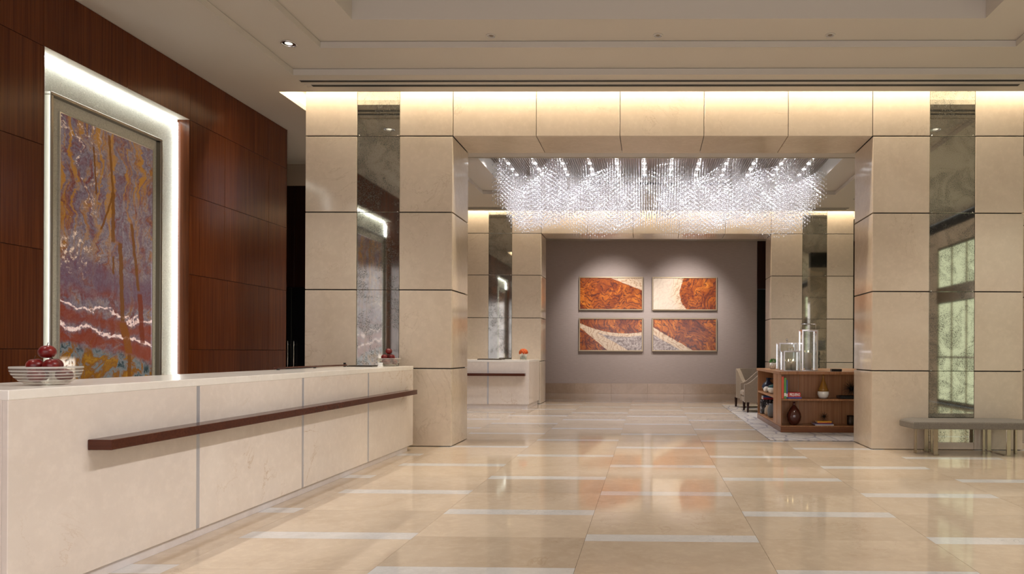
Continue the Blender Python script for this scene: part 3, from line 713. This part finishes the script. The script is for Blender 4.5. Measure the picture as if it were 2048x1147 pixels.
def text_part(txt, parent, loc, size, mat, width=None):
    c = bpy.data.curves.new('lettering', 'FONT'); c.body = txt; c.size = size; c.align_x = 'CENTER'; c.align_y = 'CENTER'; c.extrude = .0006; c.offset = .0015
    tmp = bpy.data.objects.new('lettering_tmp', c); COL.objects.link(tmp)
    dg = bpy.context.evaluated_depsgraph_get(); me = bpy.data.meshes.new_from_object(tmp.evaluated_get(dg)); bpy.data.objects.remove(tmp)
    me.materials.clear(); me.materials.append(mat)
    o = link('lettering', me, parent, loc); o.rotation_euler = (R(90), 0, 0)
    if width:
        xs = [v.co.x for v in me.vertices]; o.scale.x = width / (max(xs) - min(xs))
    return o
def PX(px, y): return (px - 1298.) / 1365.33 * y
white = plain('white_print', (.9, .9, .88), .5)
FB = CY0 + .03
GB = 'books on the upper bookcase shelf'
bookobj('upright orange-red book at the left end of shelf', CX0 + .036, FB, ZU, .036, .2, .355, (.75, .10, .04), GB)
b = bookobj('upright green book with white foot between red and blue books', CX0 + .076, FB, ZU, .036, .2, .335, (.10, .33, .06), GB)
MB().box(-.016, .016, -.001, .0, .04, .09).build('spine_label', white, b)
b = bookobj('thin upright blue book beside the green book', CX0 + .106, FB, ZU, .018, .2, .30, (.04, .09, .35), GB)
MB().box(-.009, .009, -.001, .0, .03, .08).build('spine_label', white, b)
bookobj('blue book lying flat under the red lettered book', CX0 + .232, FB, ZU, .22, .2, .026, (.07, .07, .30), GB)
b = bookobj('red book lying flat with white capital lettering on spine', CX0 + .222, FB, ZU + .0265, .205, .2, .074, (.52, .015, .02), GB)
text_part('PEQUENO', b, (.01, -.002, .037), .06, white, .165)
# amber and white glass vase
t = thing('amber_vase', 'teardrop glass vase, amber neck over white base', 'vase', (PX(1645.7, SY), SY, ZU))
prof = [(.045, 0), (.075, .02), (.092, .07), (.090, .11), (.075, .155), (.052, .21), (.032, .27), (.018, .32), (.012, .365), (.016, .385)]
M['amber'] = plain('amber_glass', (.42, .20, .03), .08, **{'Transmission Weight': .35}); M['milk'] = plain('milk_glass', (.80, .80, .76), .12)
MB().lathe(prof[:4] + [(.088, .115)], 32).build('white_base', M['milk'], t)
MB().lathe([(.088, .1155)] + prof[4:], 32).build('amber_neck', M['amber'], t)
# dark red-brown vase on lower shelf
t = thing('brown_vase', 'round dark red-brown glass vase with short neck', 'vase', (PX(1587.7, SY), SY, ZL))
MB().lathe([(.055, 0), (.07, .01), (.105, .07), (.121, .13), (.115, .18), (.085, .24), (.05, .285), (.028, .31), (.020, .34), (.022, .368)], 36).build('body', plain('oxblood_glass', (.075, .018, .012), .10, **{'Coat Weight': .6}), t)
MB().lathe([(.0225, .366), (.025, .369), (.021, .372), (.016, .366)], 24, caps=False).build('rim', M['black'], t)
# stack of books and starburst ornament
GS = 'flat books under the starburst'
xs_ = PX(1645.5, SY)
bookobj('white book at the bottom of stack on lower shelf', xs_, SY - .1, ZL, .30, .19, .014, (.75, .74, .72), GS)
bookobj('purple book in stack on lower shelf', xs_ - .02, SY - .1, ZL + .0145, .32, .18, .018, (.10, .07, .16), GS)
bookobj('thin dark red book in stack on lower shelf', xs_ + .0, SY - .1, ZL + .033, .22, .17, .014, (.42, .05, .03), GS)
bookobj('yellow book on top of stack on lower shelf', xs_ - .0, SY - .1, ZL + .0475, .23, .17, .017, (.85, .42, .03), GS)
def urchin(name, label, c, rad, n, mat, thick, zmin=None):
    t = thing(name, label, 'ornament', c); MB().ball((0, 0, 0), rad * .13, 10, 6).build('core', mat, t)
    rg = random.Random(n)
    for i in range(n):
        th = math.acos(1 - 2 * (i + .5) / n); ph = i * 2.39996
        d = Vector((math.sin(th) * math.cos(ph), math.sin(th) * math.sin(ph), math.cos(th))) * rad * rg.uniform(.85, 1.05)
        if zmin is not None and d.z < zmin: d = d * (zmin / d.z)
        MB().tube([(0, 0, 0), tuple(d * .5), tuple(d)], [thick, thick * .8, thick * .25], 5).build('spike', mat, t)
M['dkmetal'] = plain('dark_metal', (.06, .045, .035), .35, .8)
urchin('starburst_ornament', 'small dark metal starburst on stacked books', (xs_ + .01, SY - .02, ZL + .0645 + .075), .088, 44, M['dkmetal'], .003, -.075)
tr = thing('black_tray', 'low black tray under spiky ornament on upper shelf', 'tray', (PX(1700, SY) + .06, SY, ZU))
MB().box(-.26, .26, -.12, .12, 0, .012, .003).build('tray_base', M['black'], tr)
for a in ((-.26, .26, -.12, -.108), (-.26, .26, .108, .12), (-.26, -.248, -.108, .108), (.248, .26, -.108, .108)): MB().box(*a, .012, .045).build('rim', M['black'], tr)
urchin('spiky_ornament', 'large dark spiky urchin ornament on the black tray', (PX(1702, SY) + .0, SY, ZU + .012 + .15), .16, 70, M['dkmetal'], .004, -.145)
t = thing('dark_cup', 'dark bronze cup at right end of lower shelf', 'cup', (PX(1700.5, SY) + .01, SY + .05, ZL))
MB().lathe([(.05, 0), (.055, .01), (.06, .15), (.055, .15), (.05, .02)], 24).build('cup_body', M['dkmetal'], t)
# left-side cubby
CXs = CX0 + .17
def cub(px): return CXs * 1365.33 / (px - 1298.)
t = thing('blue_jug', 'dark blue round jug in the upper side cubby', 'jug', (CXs - .01, 13.12, ZU))
MB().lathe([(.05, 0), (.10, .03), (.125, .09), (.10, .15), (.05, .19), (.035, .22), (.045, .26)], 28).build('body', plain('navy_glaze', (.018, .028, .055), .2), t)
MB().tube([(.04, 0, .24), (.10, 0, .24), (.13, 0, .18), (.11, 0, .13)], .012, 8).build('handle', M['black'], t)
t = thing('white_bowl', 'white and teal glazed bowl in the upper side cubby', 'bowl', (CXs - .03, 12.42, ZU))
MB().lathe([(.05, 0), (.09, .02), (.115, .07), (.11, .11), (.10, .11), (.10, .07), (.04, .02)], 28).build('body', M['milk'], t)
MB().lathe([(.112, .111), (.09, .15), (.05, .165), (.02, .17)], 28).build('lid', plain('teal_glaze', (.02, .10, .12), .2), t)
t = thing('shell_ornament', 'small cream shell ornament between jug and bowl', 'ornament', (CXs - .10, 12.80, ZU))
MB().ball((0, 0, .055), .055, 14, 8, (1, 1, 1)).build('shell', M['paper'], t); MB().lathe([(.03, 0), (.03, .01)], 14).build('foot', M['steel'], t)
st = thing('black_drum', 'black and white marbled drum in the lower side cubby', 'drum', (CXs, 13.20, ZL))
gm = G('black_marble'); vv = gm.coord(); nn = gm.noise(vv, 9, 6, .7, 2.5); gm.pr(gm.ramp(nn, [(.55, (.008, .008, .012)), (.66, (.5, .5, .55))]), .2); M['bmarble'] = gm.m
MB().lathe([(.14, 0), (.15, .01), (.15, .27), (.14, .28)], 28).build('body', M['bmarble'], st)
G2 = 'books on the black drum'
bookobj('red book lying on the black marbled drum', CXs, 13.08, ZL + .281, .22, .24, .035, (.38, .02, .02), G2)
bookobj('blue book lying on top of the red book on the drum', CXs - .01, 13.08, ZL + .3165, .20, .22, .03, (.03, .09, .30), G2)
t = thing('grey_pot', 'grey ceramic pot in the lower side cubby', 'pot', (CXs - .03, 12.45, ZL))
MB().lathe([(.07, 0), (.10, .02), (.11, .14), (.08, .22), (.085, .25), (.07, .25), (.065, .2)], 26).build('body', plain('grey_ceramic', (.13, .14, .15), .35), t)
t = thing('tan_jar', 'tan clay jar behind the grey pot', 'jar', (CXs - .06, 12.80, ZL))
MB().lathe([(.05, 0), (.075, .05), (.07, .13), (.04, .17), (.045, .19)], 24).build('body', plain('tan_clay', (.42, .33, .24), .6), t)

# lanterns
def lantern(label, px, y, w_, h, handle, candles, rz=0.0, knob=False):
    x = PX(px, y); t = thing('glass_lantern', label, 'lantern', (x, y, ZT), R(rz), 'steel and glass candle lanterns')
    a = w_ / 2; p = .011
    MB().box(-a - .01, a + .01, -a - .01, a + .01, 0, .014, .002).build('base', M['chrome'], t)
    for sx in (-1, 1):
        for sy in (-1, 1): MB().box(sx * a - p, sx * a + p, sy * a - p, sy * a + p, .014, h, .002).build('post', M['chrome'], t)
    for s_ in (-1, 1):
        MB().box(-a + p, a - p, s_ * a - .008, s_ * a + .008, h - .02, h).build('top_bar', M['chrome'], t); MB().box(s_ * a - .008, s_ * a + .008, -a + p, a - p, h - .02, h).build('top_bar', M['chrome'], t)
        MB().box(-a + p, a - p, s_ * a - .002, s_ * a + .002, .016, h - .021).build('pane', M['glass'], t); MB().box(s_ * a - .002, s_ * a + .002, -a + p, a - p, .016, h - .021).build('pane', M['glass'], t)
    if knob:
        MB().tube([(0, 0, h - .01), (0, 0, h + .045)], .010, 8).ball((0, 0, h + .055), .022, 14, 8).build('knob', M['chrome'], t)
        MB().box(-a + p, a - p, -.012, .012, h - .018, h - .006).build('cross_bar', M['chrome'], t)
    else:
        hw_ = a if handle > .09 else a * .35
        m_ = MB(); m_.tube([(-hw_, 0, h - .01), (-hw_, 0, h + handle), (hw_, 0, h + handle), (hw_, 0, h - .01)], .009, 8)
        m_.box(-a + p, a - p, -.006, .006, h - .018, h - .006); m_.build('handle', M['chrome'] if handle > .09 else M['gilt'], t)
    for (cx_, cy_, r, ch_) in candles:
        c = thing('pillar_candle', ('lit ivory pillar candle inside ' if cx_ >= 0 else 'lit ivory pillar candle at left inside ') + label.split(',')[0], 'candle', (0, 0, 0))
        c.location = (x + cx_, y + cy_, ZT + .0145)
        MB().lathe([(r, 0), (r, ch_ - .004), (r - .006, ch_), (r - .012, ch_ - .006), (.003, ch_ - .008)], 22).build('wax', M['wax'], c)
        MB().tube([(0, 0, ch_ - .008), (0, 0, ch_ + .010)], .0015, 6).build('wick', M['black'], c)
        MB().lathe([(1e-4, ch_ + .006), (.006, ch_ + .014), (.005, ch_ + .026), (1e-4, ch_ + .042)], 10, caps=False).build('flame', M['flame'], c)
M['wax'] = plain('ivory_wax', (.82, .72, .58), .5, **{'Subsurface Weight': .2, 'Subsurface Radius': (.02, .012, .006)})
M['flame'] = emit('candle_flame', (1.0, .72, .35), 14.0)
lantern('tallest glass lantern, with a square bail handle', 1615.5, 11.62, .245, .69, .10, [(0, 0, .055, .29)], 0)
lantern('middle-height glass lantern, with a round knob on top', 1573, 12.15, .30, .475, 0, [(.10, -.02, .04, .13)], 0, True)
lantern('smallest glass lantern, with a flat brass handle', 1580.5, 11.45, .265, .335, .055, [(-.035, 0, .038, .14), (.052, .02, .040, .145)], 0)
# potted plant
t = thing('potted_plant', 'tiny green plant in a ribbed white pot', 'plant', (PX(1545.8, 12.75), 12.75, ZT))
MB().lathe([(.042, 0), (.060, .012), (.068, .06), (.064, .112), (.056, .112), (.05, .09)], 26).build('pot', M['milk'], t)
for k in range(9):
    m_ = MB(); m_.tube([(.068 * math.cos(k * .7 + q * .14), .068 * math.sin(k * .7 + q * .14), .02 + q * .018) for q in range(5)], .0028, 5); m_.build('pot_rib', M['gilt'], t)
gg = plain('leaf_green', (.045, .18, .02), .5)
for k in range(46):
    th = math.acos(1 - (k + .5) / 46 * 1.1); ph = k * 2.39996; d = Vector((math.sin(th) * math.cos(ph), math.sin(th) * math.sin(ph), math.cos(th) * .95))
    c = Vector((0, 0, .125)) + d * .055
    up = d; s1 = d.orthogonal().normalized(); s2 = d.cross(s1)
    m_ = MB(); m_.add([c - d * .02, c + s1 * .014 + d * .004, c + d * .028, c - s1 * .014 + d * .004, c + s2 * .005], [(0, 1, 4), (1, 2, 4), (2, 3, 4), (3, 0, 4)]); m_.build('leaf', gg, t)
t = thing('black_box', 'small flat black box on the bookcase top', 'box', (PX(1671, 11.22), 11.22, ZT))
MB().box(-.082, .082, -.05, .05, 0, .030, .002).build('box_body', M['black'], t); MB().box(-.084, .084, -.052, .052, .0302, .042, .002).build('lid', M['black'], t)

# ------------------------------------------------------------------ two tub chairs
def tub_chair(label, loc, rz):
    t = thing('tub_chair', label, 'chair', loc, rz, 'taupe tub chairs by the bookcase')
    W, D, zb = .70, .68, .22
    # U-shaped shell: path around the seat (front at -y)
    path = []; n = 26
    for i in range(n + 1):
        a = math.pi * (1.0 + i / n)  # 180..360 deg -> but open toward -y
        path.append(a)
    pts = []
    for i in range(n + 1):
        s = -1 + 2 * i / n
        # superellipse U
        if abs(s) > .5: x = math.copysign(W / 2, s); y = -D / 2 + (1 - abs(s)) / .5 * (D * .62); nx, ny = math.copysign(1, s), 0
        else:
            a = s / .5 * math.pi / 2; x = W / 2 * math.sin(a) ; y = D * .12 + (D / 2 - .12 * D) * math.cos(a); nx, ny = math.sin(a), math.cos(a)
            x = math.copysign(abs(x) ** .8 * (W / 2) ** .2, x) if x else 0
        k = max(0, min(1, (y + D / 2) / (D * .72)))
        z = .60 + (.90 - .60) * (k * k * (3 - 2 * k))
        pts.append((x, y, nx, ny, z))
    m_ = MB(); vv = []; th = .085
    for x, y, nx, ny, z in pts: vv += [(x, y, zb), (x * 1.02, y * 1.0 + .02 * ny, z - .02), (x * 1.015, y + .012 * ny, z), (x - nx * th, y - ny * th, z), (x - nx * th, y - ny * th, zb)]
    ff = []
    for i in range(n):
        for k in range(5): ff.append((i * 5 + k, (i + 1) * 5 + k, (i + 1) * 5 + (k + 1) % 5, i * 5 + (k + 1) % 5))
    ff += [tuple(range(4, -1, -1)), tuple(n * 5 + k for k in range(5))]
    m_.add(vv, ff, False); m_.build('shell', M['chair_fabric'], t)
    MB().box(-W / 2 + .09, W / 2 - .09, -D / 2 - .01, D / 2 - .12, .34, .46, .03).build('seat_cushion', M['chair_fabric'], t)
    MB().box(-W / 2 + .07, W / 2 - .07, -D / 2 + .01, D / 2 - .12, zb, .335, .01).build('seat_base', M['chair_fabric'], t)
    for sx in (-1, 1):
        for sy in (-1, 1):
            x, y = sx * (W / 2 - .05), sy * (D / 2 - .08)
            MB().add([(x - .018, y - .018, 0), (x + .018, y - .018, 0), (x + .018, y + .018, 0), (x - .018, y + .018, 0), (x - .028, y - .028, zb), (x + .028, y - .028, zb), (x + .028, y + .028, zb), (x - .028, y + .028, zb)],
                     [(3, 2, 1, 0), (4, 5, 6, 7), (0, 1, 5, 4), (1, 2, 6, 5), (2, 3, 7, 6), (3, 0, 4, 7)]).build('leg', M['darkwood'], t)
tub_chair('taupe tub chair farther back, facing the viewer', (2.42, 16.02, RZ), R(14))
tub_chair('taupe tub chair just behind the bookcase, seen from its side', (2.38, 14.92, RZ), R(-90))

# lamp standing out of sight behind the right pier, seen in the far mirror
t = thing('side_table', 'small dark side table behind the right pier, seen in far mirror', 'table', (5.32, 12.3, RZ))
MB().lathe([(.24, .60), (.25, .605), (.25, .625), (.24, .63)], 32).build('table_top', M['darkwood'], t)
MB().lathe([(.16, 0), (.16, .02), (.025, .05), (.02, .59), (.08, .60)], 24).build('pedestal', M['darkwood'], t)
t = thing('table_lamp', 'table lamp with grey drum shade and black twisted base, reflected in mirror', 'lamp', (5.32, 12.3, RZ + .63))
m_ = MB(); m_.lathe([(.09, 0), (.09, .02), (.03, .03)], 20); m_.build('foot', M['black'], t)
MB().tube([(.012 * math.cos(q * 1.1), .012 * math.sin(q * 1.1), .03 + q * .035) for q in range(20)], [.030 if q % 4 < 2 else .022 for q in range(20)], 8).build('stem', M['black'], t)
MB().lathe([(.205, .72), (.205, 1.03), (.200, 1.03), (.200, .72)], 32, caps=False).build('shade', fabric('grey_shade', (.17, .15, .13)), t)
MB().tube([(0, 0, .70), (0, 0, 1.05)], .006, 8).build('harp', M['steel'], t)

# ------------------------------------------------------------------ bench by the right pier
t = thing('bench', 'grey upholstered bench on flat bronze legs against the right pier', 'bench', (4.1, 8.9, 0))
poly = [(3.33, 8.62), (4.92, 8.60), (4.97, 8.98), (4.84, 9.19), (3.43, 9.19), (3.29, 9.0)]
lp = [(x - 4.1, y - 8.9) for x, y in poly]
cxp = sum(p[0] for p in lp) / 6; cyp = sum(p[1] for p in lp) / 6
m_ = MB(); rows = []
for ins, z in ((.985, .345), (1.0, .357), (1.0, .418), (.985, .432), (.95, .436)): rows.append([(cxp + (x - cxp) * ins, cyp + (y - cyp) * (ins if ins > .97 else .93), z) for x, y in lp])
vv = [p for r_ in rows for p in r_]; ff = [tuple(reversed(range(6))), tuple(24 + i for i in range(6))]
for k in range(4): ff += [(k * 6 + i, k * 6 + (i + 1) % 6, (k + 1) * 6 + (i + 1) % 6, (k + 1) * 6 + i) for i in range(6)]
m_.add(vv, ff); m_.build('seat', M['bench_leather'], t)
def leg(xa, ya, wx, wy, z0=.0): return MB().box(xa - 4.1 - wx / 2, xa - 4.1 + wx / 2, ya - 8.9 - wy / 2, ya - 8.9 + wy / 2, z0, .344, .002).build('leg', M['steel'], t)
for s_, xb in ((1, 0), (-1, 8.23)):
    f = lambda x: x if s_ == 1 else xb - x
    leg(f(3.47), 8.93, .024, .05); leg(f(3.655), 8.74, .052, .02); leg(f(3.70), 9.15, .052, .02); leg(f(3.77), 9.15, .03, .02)
    xa = f(3.68)
    MB().box(xa - 4.1 - .026, xa - 4.1 + .026, 8.75 - 8.9, 9.14 - 8.9, .0, .012, .002).build('foot_bar', M['steel'], t)
    MB().box(xa - 4.1 - .026, xa - 4.1 + .026, 8.75 - 8.9, 9.14 - 8.9, .332, .344, .002).build('seat_support', M['steel'], t)

# ------------------------------------------------------------------ bowls of apples, flowers and small things on the counters
def bowl(label, c, r, h):
    t = thing('glass_bowl', label, 'bowl', c, 0, 'striped glass fruit bowls')
    def rad(z): k = min(1.0, z / h); return r * (.52 + .48 * (1 - (1 - k) ** 2.2))
    zs = [.006 + (h - .006) * q / 16 for q in range(17)]
    MB().lathe([(rad(0) * .9, 0), (rad(0), .006)] + [(rad(z), z) for z in zs[1:]] + [(rad(z) - .006, z) for z in reversed(zs[1:])] + [(1e-4, .008)], 40).build('shell', M['satin'], t)
    for q in range(1, 17, 3):
        za, zb_ = zs[q - 1] + .001, zs[q] + .001
        MB().lathe([(rad(za) + .0006, za), (rad(zb_) + .0006, zb_)], 40, caps=False).build('frosted_band', M['frost'], t)
    MB().lathe([(rad(h) - .006, h - .0005), (rad(h) + .001, h + .002), (rad(h) - .0005, h + .005)], 40, caps=False).build('rim', M['frost'], t)
    return t
gA = G('apple_skin'); v = gA.coord(); a = gA.noise(gA.vmap(v, (14, 14, 5)), 1.6, 4, .6)
gA.pr(gA.ramp(a, [(.3, (.07, .003, .004)), (.6, (.17, .008, .007)), (.85, (.34, .045, .015))]), .3, **{'Specular IOR Level': .4}); M['apple'] = gA.m
AP = MB()
apr = []
for k in range(15):
    a = math.pi * k / 14; rr_ = math.sin(a) * (1 + .10 * math.cos(a)); zz = -math.cos(a) * .90
    if k > 11: zz -= .14 * (k - 11) / 3
    if k < 2: zz += .06 * (2 - k) / 2
    apr.append((max(1e-4, rr_), zz))
apple_me = AP.lathe([(p[0] * .042, p[1] * .042) for p in apr], 22, caps=False).mesh('skin', M['apple'])
stem_me = MB().tube([(0, 0, .026), (.004, 0, .040), (.010, 0, .050)], .0018, 6).mesh('stem', plain('stem_brown', (.05, .025, .012), .7))
def apple(label, c, tilt, group):
    t = thing('apple', label, 'apple', c, 0, group); t.rotation_euler = (tilt[0], tilt[1], tilt[2]); link('skin', apple_me, t); link('stem', stem_me, t)
BX, BY = -3.36, 3.765
bowl('large striped glass bowl of apples on the near counter end', (BX, BY, 1.1005), .160, .098)
def pile(cx_, cy_, z0, where, rl, zu, a0, group):
    labs = (('top red apple crowning the pile', 0, 0, zu + .0745), ('upper red apple at left of pile', .0505, 0, zu), ('upper red apple at right of pile', .0505, 120, zu), ('upper red apple at back of pile', .0505, 240, zu),
            ('low red apple at front under the pile', rl, 60, .056), ('low red apple at right under the pile', rl, 180, .056), ('low red apple at left rim under the pile', rl, 300, .056))
    for k, (lab, r, an, z) in enumerate(labs):
        an = R(an + a0); apple(lab + ' in ' + where, (cx_ + r * math.cos(an), cy_ + r * math.sin(an), z0 + z), (random.uniform(-.2, .2), random.uniform(-.2, .2), k), group)
pile(BX, BY, 1.1005, 'the near bowl', .075, .111, 215, 'apples in the near bowl')
B2 = (-3.34, 8.72)
bowl('striped glass bowl of apples on the far end of counter', (B2[0], B2[1], 1.1005), .148, .098)
pile(B2[0], B2[1], 1.1005, 'the far counter bowl', .068, .117, 215, 'apples in the far bowl')
t = thing('desk_tray', 'flat dark tray on the counter beside far bowl', 'tray', (-3.56, 8.45, 1.1005))
MB().box(-.16, .16, -.11, .11, 0, .012, .003).build('tray_base', M['dkmetal'], t); MB().box(-.14, .14, -.09, .09, .0125, .016, .002).build('pad', M['black'], t)
t = thing('pen_stand', 'tiny black stand with white cards beside far bowl', 'card holder', (-3.36, 8.50, 1.1005))
MB().box(-.03, .03, -.02, .02, 0, .008, .002).build('stand_base', white, t); MB().box(-.028, .028, -.004, .004, .008, .05).build('card', white, t); MB().box(-.012, .012, .006, .012, .008, .06).build('clip', M['black'], t)
t = thing('desk_ledge', 'thin dark ledge bar standing at the back of counter', 'ledge', (-3.72, 7.9, 1.1005))
MB().box(-.02, .02, -1.15, .42, .012, .028, .003).build('ledge_bar', M['rail'], t)
for yy in (-1.1, -.35, .40): MB().box(-.012, .012, yy - .01, yy + .01, 0, .012 if yy < .3 else .05).build('foot', M['black'], t)
# flowers on the far counter
t = thing('rose_bouquet', 'ball of orange roses in a clear glass cylinder', 'flowers', (-2.90, 15.75, 1.1005))
MB().lathe([(.075, 0), (.08, .006), (.08, .13), (.076, .13), (.076, .01), (1e-4, .008)], 28).build('vase', M['glass'], t)
MB().lathe([(1e-4, .011), (.072, .011), (.072, .09), (1e-4, .09)], 20).build('water_and_stems', plain('stem_water', (.32, .36, .22), .15), t)
rs = G('rose_petal'); vv = rs.coord(); rs.pr(rs.ramp(rs.noise(vv, 40, 3), [(.35, (.50, .06, .008)), (.65, (.82, .16, .015))]), .6); M['rose'] = rs.m
for k in range(26):
    th = math.acos(1 - (k + .5) / 26 * 1.15); ph = k * 2.39996
    d = Vector((math.sin(th) * math.cos(ph), math.sin(th) * math.sin(ph), math.cos(th)))
    c = Vector((0, 0, .165)) + Vector((d.x * .085, d.y * .085, d.z * .075))
    m_ = MB(); m_.lathe([(.008, -.02), (.024, -.008), (.030, .006), (.026, .014), (.020, .008), (.020, .018), (.013, .012), (.010, .021), (.002, .016)], 10, caps=False)
    q = d.to_track_quat('Z', 'Y').to_matrix(); m_.v = [tuple(q @ Vector(p) + c) for p in m_.v]; m_.build('rose', M['rose'], t)
t = thing('desk_tray', 'flat dark tray on the far lounge counter', 'tray', (-3.65, 15.75, 1.1005))
MB().box(-.28, .28, -.18, .18, 0, .02, .004).build('tray_base', M['dkmetal'], t); MB().box(-.26, .26, -.16, .16, .0205, .026, .003).build('pad', M['steel'], t)

# ------------------------------------------------------------------ pieces that belong to a part go one level deeper
def under(child, part):
    child.location = child.location - part.location; child.parent = part
for o in list(COL.objects):
    if o.type != 'EMPTY': continue
    kids = {}
    for c in o.children: kids.setdefault(c.name.split('.')[0], []).append(c)
    for sub_, par in (('lamp_face', 'reflector'), ('wick', 'wax'), ('flame', 'wax'), ('spine_label', 'spine'), ('lettering', 'spine'), ('onyx_slab', 'mat_board'), ('inner_bezel', 'mat_board'), ('pad', 'tray_base'), ('pot_rib', 'pot'), ('rim', 'body'), ('frosted_band', 'shell'), ('panel_seam', 'reeded_panel'), ('spot_lens', 'reeded_panel'), ('water_and_stems', 'vase'), ('slot_rim', 'slot')):
        if sub_ in kids and par in kids:
            for c in kids[sub_]: under(c, kids[par][0])
    if 'pull_handle' in kids:
        for c, lf_ in zip(sorted(kids['pull_handle'], key=lambda q: q.name), sorted(kids['door_leaf'], key=lambda q: q.name)[1:]): under(c, lf_)
